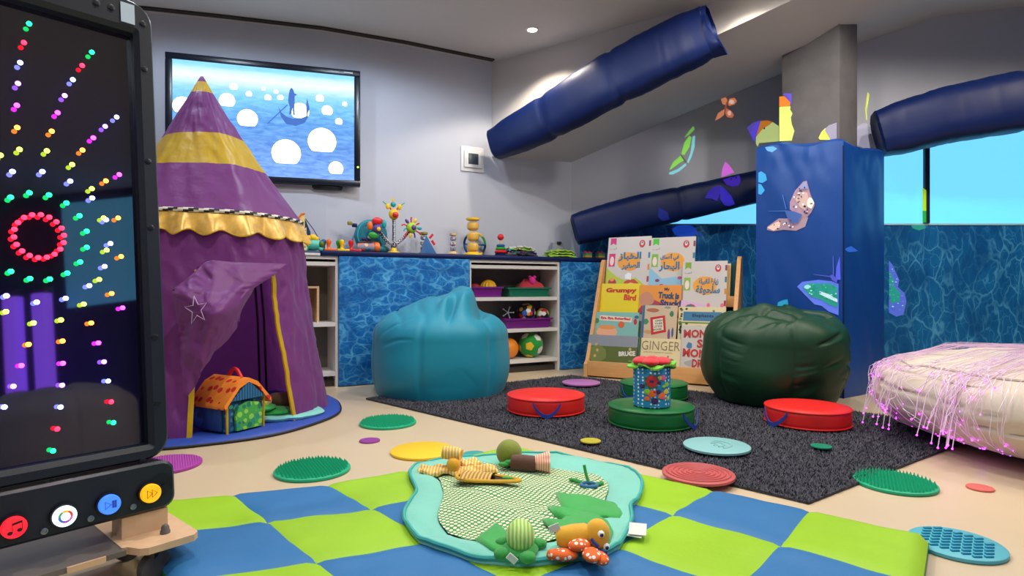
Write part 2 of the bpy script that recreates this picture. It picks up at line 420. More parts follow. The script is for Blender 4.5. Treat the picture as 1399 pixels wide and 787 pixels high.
# local frame of the padding: x along D1 (towards camera), y along D2
pad = thing('column_padding', 'glossy navy vinyl padding wrapped around the foot of the concrete column', 'padding', (cc.x, cc.y, 0), crot)
def pad_top(x, y):
    # the loose cover rides up at the far left corner
    return 1.60 + 0.085 * max(0.0, (-x + 0.30) / 0.60) * max(0, (0.275 - y) / 0.55) + 0.012 * sin(17 * x + 9 * y)
def pad_face(p0, p1, nrm, seed, nu=26, nv=60):
    rows = []
    for j in range(nv + 1):
        r_ = []
        for i in range(nu + 1):
            u = i / nu; v = j / nv
            x = p0[0] + (p1[0] - p0[0]) * u; y = p0[1] + (p1[1] - p0[1]) * u
            zt = pad_top(x, y); z = zt * v
            edge = min(1, 6 * u, 6 * (1 - u), 1)
            top = exp(-((1 - v) / 0.12) ** 2)
            d = 0.010 * edge * nz(x * 2 + seed, y * 2, z * 2.2) + 0.010 * top * edge * nz(u * 9 + seed, v * 14, 3)
            d += 0.008 * edge * (1 - abs(nz((u * 3 + v * 4 + seed), (u - v) * 1.2, seed)) * 2)
            r_.append((x + nrm[0] * d, y + nrm[1] * d, z))
        rows.append(r_)
    return rows
a_, b_ = PW1 / 2, PW2 / 2
pf = pad_face((-a_, -b_), (a_, -b_), (0, -1), 3.1)
obj('front_panel', MB().rings(pf, False), NAVY_PAD, pad)
pr = pad_face((a_, -b_), (a_, b_), (1, 0), 8.7)
obj('side_panel', MB().rings(pr, False), NAVY_PAD, pad)
pb = pad_face((a_, b_), (-a_, b_), (0, 1), 5.2); pl = pad_face((-a_, b_), (-a_, -b_), (-1, 0), 1.2)
obj('side_panel', MB().rings(pl, False), NAVY_PAD, pad); obj('back_panel', MB().rings(pb, False), NAVY_PAD, pad)
# top flap around the column
mb = MB(); n = 16
out = [(-a_ + 2 * a_ * k / n, -b_) for k in range(n)] + [(a_, -b_ + 2 * b_ * k / n) for k in range(n)] + [(a_ - 2 * a_ * k / n, b_) for k in range(n)] + [(-a_, b_ - 2 * b_ * k / n) for k in range(n)]
r1 = [(x, y, pad_top(x, y)) for x, y in out]
r2 = [(x * .93, y * .93, pad_top(x, y) + .018 + .012 * nz(x * 9, y * 9, 2)) for x, y in out]
r3 = [(x * .80, y * .70, pad_top(x, y) + .012) for x, y in out]
r4 = [(max(-.205, min(.205, x * .8)), max(-.125, min(.125, y * .7)), pad_top(x, y) + .004) for x, y in out]
obj('top_flap', MB().rings([r1, r2, r3, r4], True), NAVY_PAD, pad, ang=60)
obj('seam', MB().tube([(a_ + .001, -b_ - .001, z / 20 * 1.58) for z in range(21)], 0.005, 6), NAVY, pad)

# ---- padded diagonal beams
def beam(name, label, path, w, h, seed, ends=(1, 1), seams=(), up=Vector((0, 0, 1)), tilt=0.0):
    """soft padded sleeve around a beam; path is a list of centre points, w depth and h height (lists allowed)"""
    P = [Vector(p) for p in path]; n = len(P); NS = 90; NR = 36; rs = []
    for i in range(NS + 1):
        s = i / NS * (n - 1); k = min(int(s), n - 2); f = s - k
        c = P[k].lerp(P[k + 1], f); t = (P[k + 1] - P[k]).normalized()
        side = t.cross(up).normalized(); u2 = side.cross(t)
        ww = w if not isinstance(w, list) else w[k] + (w[k + 1] - w[k]) * f
        hh = h if not isinstance(h, list) else h[k] + (h[k + 1] - h[k]) * f
        q = i / NS; e = 1.0
        for sp in seams: e *= 1 - 0.07 * exp(-((q - sp) / 0.012) ** 2)
        near0 = exp(-(q / 0.05) ** 2) if ends[0] else 0; near1 = exp(-((1 - q) / 0.05) ** 2) if ends[1] else 0
        e *= 1 - 0.10 * near0 - 0.10 * near1
        r_ = []
        for j in range(NR):
            a = 2 * pi * j / NR + tilt; ca, sa = cos(a), sin(a)
            x = abs(ca) ** 0.62 * (1 if ca > 0 else -1); y = abs(sa) ** 0.62 * (1 if sa > 0 else -1)
            wr = 1 + 0.03 * nz(q * 16 + seed, ca * 1.3, sa * 1.3) + 0.018 * nz(q * 50, ca * 1.1 + seed, sa * 1.1) + (near0 + near1) * 0.06 * nz(seed, ca * 6, sa * 6)
            r_.append(c + side * (x * ww / 2 * e * wr) + u2 * (y * hh / 2 * e * wr))
        rs.append(r_)
    root = thing(name, label, 'padded beam', tuple(P[0]))
    obj('sleeve', MB().rings(rs, True, False, False), NAVY, root, world=True, ang=70)
    for e_, rr in ((0, rs[0]), (1, rs[-1])):
        cen = sum(rr, Vector()) / NR; inn = [cen + (p - cen) * .55 for p in rr]
        m = MB().rings([rr, [cen + (p - cen) * .8 + (cen - sum(rs[5 if e_ == 0 else -6], Vector()) / NR).normalized() * .012 for p in rr], inn], True, False, True)
        obj('end_cover', m, NAVY, root, world=True)
    return root, rs
# beam under the bulkhead
B1 = [At(676, 198, 4.86), At(745, 163, 4.60), At(830, 112, 4.22), At(905, 73, 3.98), At(967, 44, 3.80)]
beam1, b1r = beam('padded_beam', 'navy padded sleeve on the diagonal beam below the ceiling spotlight', B1, 0.20, [0.27, 0.34, 0.385, 0.37, 0.36], 2.0, seams=(0.27, 0.55))
# loose cuff of cloth hanging at the upper end
cuff = []
tt = (B1[-1] - B1[-2]).normalized(); sd = tt.cross(Vector((0, 0, 1))).normalized(); uu = sd.cross(tt)
for k in range(9):
    q = k / 8; r_ = []
    for j in range(28):
        a = 2 * pi * j / 28; lo = max(0, -sin(a))
        r_.append(B1[-1] + tt * (q * 0.03 + q * lo * 0.055) + sd * (cos(a) * (.098 + .02 * q * sin(5 * a))) + uu * (sin(a) * (.175 + .008 * q * sin(7 * a)) - q * 0.01))
    cuff.append(r_)
obj('loose_cuff', MB().rings(cuff, True), NAVY, beam1, world=True, ang=70)
# beam along the left window, running behind the column
B2 = [At(786, 314, 5.22), At(880, 289, 5.22), At(960, 272, 5.22), At(1040, 254, 5.22), At(1075, 247, 5.2)]
beam2, b2r = beam('padded_beam', 'navy padded sleeve slanting along the low window behind the bookcase', B2, 0.24, [0.30, 0.31, 0.29, 0.28, 0.28], 5.0, seams=(0.4,))
# beam along the right window
B3 = [At(1200, 184, 4.12), At(1290, 158, 3.98), At(1399, 138, 3.85), At(1560, 104, 3.66), At(1700, 80, 3.5)]
beam3, b3r = beam('padded_beam', 'navy padded sleeve above the bright cyan window beside the column', B3, 0.30, [0.345, 0.36, 0.385, 0.37, 0.36], 9.0, seams=(0.5,))

# wall controller
root_n = Vector((0.469, -0.883, 0))
tvw_e1 = Vector((0.883, 0.469, 0))
p = on_plane(645, 218, (-0.156, 5.08, 0), Vector((0.469, -0.883, 0)).normalized())
t = thing('wall_controller', 'small white wall controller with grey screen beside the television', 'controller', tuple(p), atan2(0.469, 0.883))
obj('plate', MB().box(-.105, .105, -.012, 0.0, -.105, .105, r=.006), M('controller_white', '#d9d9dc', rough=0.4), t)
obj('body', MB().box(-.080, .080, -.026, -.012, -.072, .072, r=.005), M('controller_white'), t)
obj('screen', MB().box(-.045, .045, -.029, -.0255, -.045, .045, r=.001), M('controller_screen', '#3d474d', rough=0.3), t)
for s in (-1, 1): obj('button_strip', MB().box(s * .062 - .008, s * .062 + .008, -.029, -.0255, -.04, .04, r=.002), M('controller_white'), t)
# ================================================================ TELEVISION
TVL, TVR = Vector((-2.384, 4.10, 0)), Vector((-1.136, 4.475, 0))
tv_e = (TVR - TVL); tv_w = tv_e.length; tv_e.normalize()
TV_Z0, TV_H = 1.449, 0.868
tv = thing('television', 'large wall-mounted television showing a boat among glowing orbs', 'television', (TVL.x, TVL.y, TV_Z0), atan2(tv_e.y, tv_e.x))
BEZ = M('tv_bezel', '#0c1626', rough=0.3)
b = MB(); bw = 0.045
b.box(0, tv_w, 0.0, .05, 0, bw, r=.006); b.box(0, tv_w, 0.0, .05, TV_H - bw, TV_H, r=.006)
b.box(0, bw, 0.0, .05, bw, TV_H - bw, r=.006); b.box(tv_w - bw, tv_w, 0.0, .05, bw, TV_H - bw, r=.006)
obj('bezel', b, BEZ, tv)
obj('back_housing', MB().box(.03, tv_w - .03, .045, .085, .03, TV_H - .03, r=.01), BEZ, tv)
def screen_mat():
    m = bpy.data.materials.new('tv_sea_picture'); m.use_nodes = True; nt = m.node_tree; N = nt.nodes; L = nt.links
    N.remove(N['Principled BSDF']); em = N.new('ShaderNodeEmission'); em.inputs['Strength'].default_value = 1.1
    L.new(em.outputs[0], N['Material Output'].inputs[0])
    tc = N.new('ShaderNodeTexCoord'); sp = N.new('ShaderNodeSeparateXYZ'); L.new(tc.outputs['Object'], sp.inputs[0])
    mr = N.new('ShaderNodeMapRange'); mr.inputs['From Max'].default_value = TV_H; L.new(sp.outputs['Z'], mr.inputs['Value'])
    r = N.new('ShaderNodeValToRGB'); cr = r.color_ramp
    stops = [(0.0, '#86aaf0'), (0.3, '#6f9ad8'), (0.5, '#6aa0dc'), (0.66, '#7cbfe6'), (0.74, '#90cdea'), (0.83, '#e0f0f4'), (0.88, '#cde8f4'), (0.92, '#8ccff0'), (1.0, '#7cc4f0')]
    while len(cr.elements) < len(stops): cr.elements.new(0.5)
    for e_, (p_, c_) in zip(cr.elements, stops): e_.position = p_; e_.color = (*lin(c_), 1)
    L.new(mr.outputs[0], r.inputs[0])
    mp = N.new('ShaderNodeMapping'); mp.inputs['Scale'].default_value = (7, 1, 26); L.new(tc.outputs['Object'], mp.inputs[0])
    nn = N.new('ShaderNodeTexNoise'); nn.inputs['Scale'].default_value = 1.6; nn.inputs['Detail'].default_value = 6; nn.inputs['Distortion'].default_value = 0.6; L.new(mp.outputs[0], nn.inputs['Vector'])
    r2 = N.new('ShaderNodeValToRGB'); r2.color_ramp.elements[0].position = 0.34; r2.color_ramp.elements[1].position = 0.68
    r2.color_ramp.elements[0].color = (0.6, 0.7, 0.88, 1); r2.color_ramp.elements[1].color = (1.15, 1.15, 1.1, 1); L.new(nn.outputs[0], r2.inputs[0])
    fd = N.new('ShaderNodeMapRange'); fd.inputs['From Min'].default_value = 0.78 * TV_H; fd.inputs['From Max'].default_value = 0.55 * TV_H; fd.inputs['To Min'].default_value = 0.25; fd.inputs['To Max'].default_value = 1; L.new(sp.outputs['Z'], fd.inputs['Value'])
    mx = N.new('ShaderNodeMix'); mx.data_type = 'RGBA'; mx.blend_type = 'MULTIPLY'; L.new(fd.outputs[0], mx.inputs['Factor']); L.new(r.outputs[0], mx.inputs['A']); L.new(r2.outputs[0], mx.inputs['B'])
    L.new(mx.outputs['Result'], em.inputs['Color'])
    return m
scr = obj('screen', MB().box(bw - .003, tv_w - bw + .003, .008, .02, bw - .003, TV_H - bw + .003), screen_mat(), tv, smooth=False)
tvn = Vector((tv_e.y, -tv_e.x, 0))
def tvxy(px, py):
    p = on_plane(px, py, TVL, tvn); return ((p - TVL).dot(tv_e), p.z - TV_Z0)
ORB = M('tv_orb_glow', '#ffffff', emit=1.5, ecol='#fbfdff')
orbs = [(338, 162, 13), (391, 209, 19), (440, 193, 19), (459, 230, 10), (249, 144, 12), (310, 137, 10), (319, 118, 5), (340, 128, 4), (366, 133, 4.5), (377, 125, 3), (383, 133, 4), (437, 134, 5.5), (447, 151, 7.5), (463, 166, 5), (471, 142, 3.5), (360, 121, 2.5), (410, 152, 12)]
for k, (px, py, r_) in enumerate(orbs):
    x, z = tvxy(px, py); rr = r_ * 4.3 / FPX
    m = MB(); q = [(x + rr * cos(2 * pi * i / 24), .0065, z + rr * (sin(2 * pi * i / 24) if sin(2 * pi * i / 24) > -.75 else -.75)) for i in range(24)]
    m.add(q, [tuple(range(24))]); obj('orb_picture', m, ORB, scr, smooth=False)
def tvpoly(name, pts, mat, d=.0055):
    m = MB().add([(tvxy(*p)[0], d, tvxy(*p)[1]) for p in pts], [tuple(range(len(pts)))]); return obj(name, m, mat, scr, smooth=False)
SIL = M('tv_silhouette', '#33548f', emit=0.75, ecol='#3a5c9c', rough=0.9)
tvpoly('boat_picture', [(380, 145), (384, 153), (391, 159), (400, 162), (412, 161), (419, 158), (423, 148), (419.5, 134), (418, 144), (414, 157), (409, 163), (413, 168), (404, 172), (392, 169), (384, 161)][:9] + [(421, 160), (416, 168), (404, 172), (391, 169), (384, 160)], SIL)
tvpoly('boatman_picture', [(395, 156), (396, 146), (393.5, 138), (394.5, 128), (396, 122), (398, 119.5), (400.5, 122), (402, 127), (406, 129), (402.5, 131), (402.5, 140), (402, 148), (403, 157), (400.5, 157), (399.5, 147), (398, 156)], SIL)
tvpoly('oar_picture', [(392, 142.5), (393, 143.5), (366, 169), (365, 168)], SIL)
obj('mount_bracket', MB().lathe([(.001, 0), (.1, .004), (.11, .02), (.11, .03)], 24, c=(tv_w * .82, .05, -.03), sy=.35), BLACKM, tv)
obj('status_light', MB().ball((tv_w - .018, -.002, .145), .007, 10, 6), M('status_green', '#a0ff30', emit=3), tv)
obj('logo_plate', MB().box(tv_w - .12, tv_w - .055, -.002, 0.001, TV_H - .028, TV_H - .018), M('logo_grey', '#c4ccd4', rough=.4), tv)

# ================================================================ LOW CABINETS
CA = Vector((-1.225, 4.164, 0)); CE1 = Vector((0.883, 0.469, 0)).normalized(); CE2 = Vector((-CE1.y, CE1.x, 0))
CROT = atan2(CE1.y, CE1.x); CD = 0.300; CTOP = 0.950
def ca(px, b=0.0):
    """distance along the cabinet run of a point at depth b seen at column px"""
    p = on_plane(px, 393, CA + CE2 * b, -CE2); return (p - CA).dot(CE1)
def cz(px, py, b=0.0): return on_plane(px, py, CA + CE2 * b, -CE2).z
def cw(a, b, z=0.0): return CA + CE1 * a + CE2 * b + Vector((0, 0, z))
A_L = ca(398); A_1 = ca(462.5); A_2 = ca(641); A_3 = ca(765); A_4 = ca(836)
def shelf_unit(label, a0, a1, shelves, zb=.075, zt=.875):
    t = thing('shelving_unit', label, 'shelf', tuple(cw(a0, 0)), CROT, 'white open shelving units')
    w = a1 - a0; th = .018
    obj('side_panel', MB().box(0, th, 0.005, CD, 0, .912), WHITE, t, smooth=False)
    obj('side_panel', MB().box(w - th, w, 0.005, CD, 0, .912), WHITE, t, smooth=False)
    obj('back_panel', MB().box(th, w - th, CD - .008, CD, zb, .912), M('shelf_back_grey', '#6f6a62', rough=.7), t, smooth=False)
    obj('top_rail', MB().box(th, w - th, 0.004, .03, .89, .912), WHITE, t, smooth=False)
    obj('top_rail', MB().box(th, w - th, 0.008, CD - .01, .845, .872), WHITE, t, smooth=False)
    for z in shelves: obj('shelf', MB().box(th, w - th, 0.01, CD - .009, z - .028, z), WHITE, t, smooth=False)
    obj('plinth', MB().box(th, w - th, .05, .065, 0, zb - .03), M('plinth_dark', '#3a342e', rough=.7), t, smooth=False)
    return t
zs1 = [cz(440, 441), .105]
zs2 = [cz(700, 406), cz(720, 449), .105]
shelf_unit('white open shelving unit half hidden behind the purple tent', A_L, A_1 - .002, [zs1[0], .105])
shelf_unit('white open shelving unit holding toy bins and balls', A_2 + .002, A_3 - .002, zs2)
def front_cab(label, a0, a1):
    t = thing('cabinet', label, 'cabinet', tuple(cw(a0, 0)), CROT, 'cabinets with water printed fronts')
    w = a1 - a0
    obj('carcass', MB().box(0.002, w - .002, .004, CD, .02, .912), WHITE, t, smooth=False)
    obj('door_panel', MB().box(0.0, w, -.016, .002, .006, .912, r=.002), WATER_A, t, smooth=False)
    return t
front_cab('wide low cabinet with bright blue water-printed front behind the turquoise bean bag', A_1, A_2)
front_cab('narrow low cabinet with blue water-printed front beside the bookcase', A_3, A_4)
wt = thing('worktop', 'long navy padded worktop running along the toy cabinets', 'worktop', tuple(cw(A_1 - .12, 0)), CROT)
wl = A_4 - A_1 + .12
obj('cushion', MB().rbox(0, wl, -.02, CD, .913, CTOP, .012), NAVY, wt)
w2 = thing('worktop', 'pale worktop end with dark tray strip behind the tent', 'worktop', tuple(cw(A_L, 0)), CROT)
obj('board', MB().box(0, A_1 - .12 - A_L - .004, -.01, CD, .913, .93, r=.003), WHITE, w2, smooth=False)
obj('mat_strip', MB().box(0.0, A_1 - .12 - A_L - .004, .0, CD, .9305, .946, r=.004), M('grey_blue_mat', '#4a5570', rough=.7), w2)
# framed picture standing in the left shelving unit
t = thing('wooden_box', 'small pale wooden box on the shelf beside the tent', 'box', tuple(cw(A_1 - .30, .06, zs1[0])), CROT)
PLY = M('plywood', '#d8b184', rough=.55, bump=.06, bscale=30, var=.08, vscale=12, stretch=(1, 1, 8))
h_ = cz(425, 391) - zs1[0]
for nm, bx_ in (('side', (0, .015, 0, .2, 0, h_)), ('side', (.165, .18, 0, .2, 0, h_)), ('top', (.015, .165, 0, .2, h_ - .015, h_)), ('back', (.015, .165, .185, .2, 0, h_ - .015))):
    obj(nm, MB().box(*bx_), PLY, t, smooth=False)
tag(obj('picture_book', MB().box(.03, .06, .02, .17, 0, h_ * .8).xf(Matrix.Translation(cw(A_1 - .30, .06, zs1[0])) @ Matrix.Rotation(CROT, 4, 'Z')), M('dark_book', '#3d2b52', rough=.5), smooth=False), 'dark purple picture book inside the small wooden box', 'book')

# ---- bins and balls on the shelves
def bin_(label, a0, a1, z, h, col, b0=.03, b1=.27):
    t = thing('storage_bin', label, 'bin', tuple(cw((a0 + a1) / 2, (b0 + b1) / 2, z)), CROT, 'plastic bins in the open shelving')
    w, d = (a1 - a0) / 2, (b1 - b0) / 2
    mat = M('bin_' + col, col, rough=.35)
    def rect(s, zz, r=.015):
        x, y = w * s, d * s
        return [(-x + r, -y, zz), (x - r, -y, zz), (x, -y + r, zz), (x, y - r, zz), (x - r, y, zz), (-x + r, y, zz), (-x, y - r, zz), (-x, -y + r, zz)]
    obj('body', MB().rings([rect(.86, 0.001), rect(.94, h), rect(.91, h), rect(.84, .006)], True, True, True), mat, t, ang=30)
    obj('rim', MB().rings([rect(.935, h - .012), rect(1.0, h - .012), rect(1.0, h), rect(.91, h + .002)], True), mat, t, ang=30)
    return t
zA, zB, zC = zs2
PURP, GRN = '#6e1a7c', '#0b6b52'
bin_('purple bin on the top shelf with a yellow ball in it', A_2 + .03, ca(690, .03), zA, cz(660, 392, .03) - zA, PURP)
bin_('green bin on the top shelf heaped with red cloth', ca(695, .03), ca(755, .03), zA, cz(725, 393, .03) - zA, GRN)
bin_('purple bin on the middle shelf with two patterned balls', ca(690, .03), ca(757, .03), zB, cz(725, 435, .03) - zB, PURP)
def on_c(px, b, z): return tuple(cw(ca(px, b), b, z))
# yellow ridged ball and red toy in the first bin
m = MB(); R_ = .065
for k in range(25):
    a = -pi / 2 + pi * k / 24
    m_ = [(cos(a) * R_ * (1 + .06 * cos(14 * t_)) * cos(t_), cos(a) * R_ * (1 + .06 * cos(14 * t_)) * sin(t_), sin(a) * R_) for t_ in [2 * pi * j / 84 for j in range(84)]]
    m.v += [Vector(p) for p in m_]
for k in range(24):
    for j in range(84): m.f.append((k * 84 + j, k * 84 + (j + 1) % 84, (k + 1) * 84 + (j + 1) % 84, (k + 1) * 84 + j)); m.m.append(0)
o = obj('ridged_ball', m, M('yellow_rubber', '#e0a81c', rough=.4)); o.location = on_c(667, .13, zA + .075); tag(o, 'yellow ridged ball in the purple bin', 'ball')
o = obj('sensory_ball', MB().ball((0, 0, 0), .05), M('red_rubber', '#a3302e', rough=.45, bump=.4, bscale=60)); o.location = on_c(649, .13, zA + .06); tag(o, 'dark red ball at the left of the purple bin', 'ball')
# heap of red cloth
m = MB(); rows = []
for i in range(15):
    rows.append([((i / 14 - .5) * .25, (j / 14 - .5) * .17, .10 * (sin(pi * i / 14) * sin(pi * j / 14)) ** .6 + .02 * nz(i * .4, j * .4, 3)) for j in range(15)])
m.rings(rows, False)
o = obj('cloth_heap', m, fabric('crimson_cloth', '#c32a3c')); o.location = on_c(724, .15, zA + .055); o.rotation_euler[2] = CROT; tag(o, 'heap of crimson cloth in the green bin', 'cloth')
o = obj('soft_toy', MB().ball((0, 0, 0), .028, sc=(1, 1, 1.3)).ball((-.02, 0, .03), .014).ball((.02, 0, .03), .014), fabric('hot_pink', '#e8219c')); o.location = on_c(727, .09, zA + .135); tag(o, 'small hot pink toy on the crimson cloth', 'toy')
BALLP = pattern('motley_ball', '#1b2430', ['#c8e03a', '#e8343c', '#f0f0f0', '#3a6fd0', '#f0b020', '#5dc23a', '#141414'], 'dots', 26, .62)
o = obj('patterned_ball', MB().ball((0, 0, 0), .078, 20, 14), BALLP); o.location = on_c(719, .15, zB + .125); tag(o, 'larger multicoloured patterned ball in the middle purple bin', 'ball')
o = obj('patterned_ball', MB().ball((0, 0, 0), .056, 20, 14), BALLP); o.location = on_c(741, .13, zB + .105); tag(o, 'smaller multicoloured patterned ball in the middle purple bin', 'ball')
# wire toy
m = MB()
for k in range(5):
    a = k * 1.26; m.tube([(0, 0, 0), (.045 * cos(a), .02 * sin(a), .045 * sin(a))], .004, 6); m.ball((.045 * cos(a), .02 * sin(a), .045 * sin(a)), .008, 8, 6)
o = obj('wire_toy', m, M('pale_grey', '#9aa2ae', rough=.5)); o.location = on_c(694, .10, zB + .13); tag(o, 'small pale jointed toy sticking out of the middle bin', 'toy')
o = obj('orange_ball', MB().ball((0, 0, 0), .088, 24, 16), M('orange_rubber', '#ee8a1c', rough=.5, bump=.1, bscale=200)); o.location = on_c(694, .12, .105 + .087); tag(o, 'plain orange ball on the bottom shelf', 'ball')
# football: felt pentagons on a green ball
fb = thing('football', 'green soft football with white and black pentagons on the bottom shelf', 'ball', on_c(725, .13, .105 + .105), CROT)
FR = .105
obj('ball_skin', MB().ball((0, 0, 0), FR, 32, 22), fabric('football_green', '#0f9a30'), fb)
PH = (1 + sqrt(5)) / 2
ico = [Vector(v).normalized() for v in [(-1, PH, 0), (1, PH, 0), (-1, -PH, 0), (1, -PH, 0), (0, -1, PH), (0, 1, PH), (0, -1, -PH), (0, 1, -PH), (PH, 0, -1), (PH, 0, 1), (-PH, 0, -1), (-PH, 0, 1)]]
rotm = Matrix.Rotation(.35, 3, 'Y') @ Matrix.Rotation(.25, 3, 'X')
FW, FB, FY = fabric('felt_white', '#eae6e0'), fabric('felt_black', '#101214'), fabric('felt_yellow', '#e6c02a')
for k, v in enumerate(ico):
    d = rotm @ v; q = d.orthogonal().normalized(); w_ = d.cross(q); m = MB(); ring0 = []; ring1 = []
    for j in range(10):
        a = 2 * pi * j / 10; rr = .38 if j % 2 == 0 else .31
        ring0.append((d + (q * cos(a) + w_ * sin(a)) * rr).normalized() * (FR + .0025)); ring1.append((d + (q * cos(a) + w_ * sin(a)) * rr * .5).normalized() * (FR + .003))
    m.rings([ring0, ring1], True, False, False); m.add(ring1, [tuple(range(10))])
    obj('pentagon', m, (FW, FB, FY, FW)[k % 4], fb)

# ================================================================ TOYS ON THE WORKTOP
def ct(name, label, cat, px, b, rot=0.0, z=CTOP, group=None):
    return thing(name, label, cat, on_c(px, b, z), CROT + rot, group)
def S(px): # metres per pixel at a column of the worktop
    return on_plane(px, 393, CA + CE2 * .15, -CE2).y / FPX
YEL = M('plastic_yellow', '#f0c416', rough=.3); RED = M('plastic_red', '#d8202c', rough=.3); ORA = M('plastic_orange', '#f07022', rough=.35)
BLU = M('plastic_blue', '#1f5f9e', rough=.35); GRE = M('plastic_green', '#2f9e38', rough=.35); TEA = M('plastic_teal', '#19a3a8', rough=.35); VIO = M('plastic_violet', '#5a3a8c', rough=.4)
WOOD = M('pale_wood', '#dcb98a', rough=.5, bump=.05, bscale=40, var=.08, vscale=10, stretch=(1, 8, 1))
# three-headed suction toy
t = ct('suction_toy', 'table toy with yellow suction base and three bendy arms with bright heads', 'toy', 538, .10)
obj('suction_base', MB().lathe([(.0, 0), (.052, 0), (.05, .008), (.024, .014), (.02, .035), (.016, .04)], 24, cap0=False), YEL, t)
DIA = pattern('diamond_cloth', '#1e2440', ['#e9e6ea'], 'dots', 75, .42, rnd=0.15)
obj('hub', MB().lathe([(.016, .035), (.024, .05), (.022, .075), (.014, .085)], 16), DIA, t)
ch = Vector((0, 0, .255)); lh = Vector((-.125, -.01, .175)); rh = Vector((.135, -.01, .195))
def arm_to(e, mid): return [Vector((0, 0, .06)).lerp(e, k / 10) + Vector((0, 0, 1)) * mid * sin(pi * k / 10) for k in range(11)]
a1 = obj('arm', MB().tube(arm_to(ch, 0), .012, 10), DIA, t)
a2 = obj('arm', MB().tube(arm_to(lh, -.018), .012, 10), DIA, t); a3 = obj('arm', MB().tube(arm_to(rh, -.018), .012, 10), DIA, t)
g = obj('giraffe_head', MB().ball(ch + Vector((0, 0, .035)), .038, sc=(1, .9, 1.12)), YEL, t)
obj('nose', MB().ball(ch + Vector((.004, -.03, .028)), .023, sc=(1, .7, 1)), RED, g)
for s in (-1, 1):
    obj('ear', MB().ball(ch + Vector((s * .044, 0, .092)), .019, sc=(.9, .45, 1.2)), YEL, g)
    obj('horn', MB().tube([ch + Vector((s * .02, 0, .068)), ch + Vector((s * .032, 0, .085))], .006, 8), RED, g)
    obj('ribbon', MB().box(-.003, .003, -.002, .002, 0, .035).xf(Matrix.Translation(ch + Vector((s * .055, 0, .105))) @ Matrix.Rotation(s * .95, 4, 'Y')), GRE, g)
obj('crown_bead', MB().ball(ch + Vector((-.004, 0, .108)), .020), TEA, g)
for k, s in enumerate((-.3, .1)): obj('ribbon', MB().box(-.005, .005, -.002, .002, 0, .03).xf(Matrix.Translation(ch + Vector((-.006, 0, .124))) @ Matrix.Rotation(s, 4, 'Y')), YEL, g)
# flower head
fl = obj('flower_head', MB().ball(lh, .034, sc=(1, .6, 1)), VIO, t)
obj('flower_eye', MB().ball(lh + Vector((0.004, -.018, -.004)), .016, sc=(1, .6, 1)), YEL, fl)
for (dx, dz, sx, sz, mt) in ((0, .058, .042, .028, RED), (-.055, .02, .022, .032, ORA), (-.03, -.048, .038, .026, GRE), (.05, .038, .018, .034, TEA)):
    obj('petal', MB().ball(lh + Vector((dx, .004, dz)), 1, sc=(sx, .014, sz)), mt, fl)
# sunny head with tentacles
sh = obj('sun_head', MB().ball(rh, .042, sc=(1, .75, 1)), M('plastic_lime', '#a8d02a', rough=.35), t)
obj('sun_eye', MB().ball(rh + Vector((.008, -.026, 0)), .02, sc=(1, .6, 1)), VIO, sh)
cols8 = [VIO, RED, YEL, RED, TEA, RED, VIO, YEL, RED, TEA, RED]
for k in range(11):
    a = 2.25 - k * 2 * pi / 11; L_ = .03 + .012 * ((k * 7) % 3)
    d = Vector((cos(a), -.1, sin(a))); base = rh + d * .038
    if k in (0, 2, 4, 7): obj('tag', MB().ball(base + d * .022, 1, sc=(.012, .006, .02)).xf(Matrix.Translation(base + d * .022) @ Matrix.Rotation(pi / 2 - a, 4, 'Y') @ Matrix.Translation(-(base + d * .022))), cols8[k], sh)
    else: obj('tentacle', MB().tube([base, base + d * L_ * .6 + Vector((0, 0, .004)), base + d * L_ + Vector((.006 * sin(k), 0, -.012 * (k > 5)))], .0055, 7), cols8[k], sh)
# round turquoise backpack
t = ct('toy_backpack', 'round turquoise toy bag behind the bendy three-headed toy', 'bag', 507, .20)
TQ = fabric('turquoise_nylon', '#0f7f93', rough=.6)
sb = []
for k in range(13):
    a = pi * k / 12; rr = .125 * (sin(a) ** .6 if 0 < k < 12 else .02); y = -.055 * cos(a)
    sb.append([(rr * cos(2 * pi * j / 28) * (1 + .03 * nz(j * .5, k * .3, 1)), y, .128 + rr * sin(2 * pi * j / 28) * 1.02) for j in range(28)])
obj('body', MB().rings(sb, True, True, True), TQ, t)
obj('base_roll', MB().ball((.06, -.02, .032), 1, sc=(.075, .055, .032)), TQ, t)
obj('piping', MB().tube([(-.03 + .085 * cos(2 * pi * k / 28), -.056, .13 + .1 * sin(2 * pi * k / 28)) for k in range(28)], .005, 6, closed=True), M('piping_teal', '#2aa5b5', rough=.5), t)
obj('pocket', MB().box(-.105, -.005, -.085, -.05, .02, .085, r=.012), fabric('pocket_brown', '#5a1e1c'), t)
obj('pocket', MB().box(-.02, .04, -.092, -.05, .015, .08, r=.012), fabric('pocket_orange', '#d2552a'), t)
for k, (x, z, c_) in enumerate(((-.05, .09, '#2c1848'), (-.03, .115, '#efe6f2'), (-.075, .10, '#3a2460'), (-.05, .07, '#e8d8e8'))): obj('bead', MB().ball((x, -.07, z), .014, 10, 8), M('bead%d' % k, c_, rough=.4), t)
obj('strap', MB().tube([(-.10, .02, .20), (-.125, .0, .13), (-.165, -.02, .05), (-.19, -.03, .01)], .006, 6), TQ, t)
obj('strap_buckle', MB().box(-.175, -.14, -.012, .012, .205, .232, r=.006).xf(Matrix.Rotation(.0, 4, 'Y')), M('olive_plastic', '#8e8420', rough=.5), t)
obj('strap_loop', MB().box(-.142, -.105, -.012, .012, .19, .218, r=.006), NAVY, t)
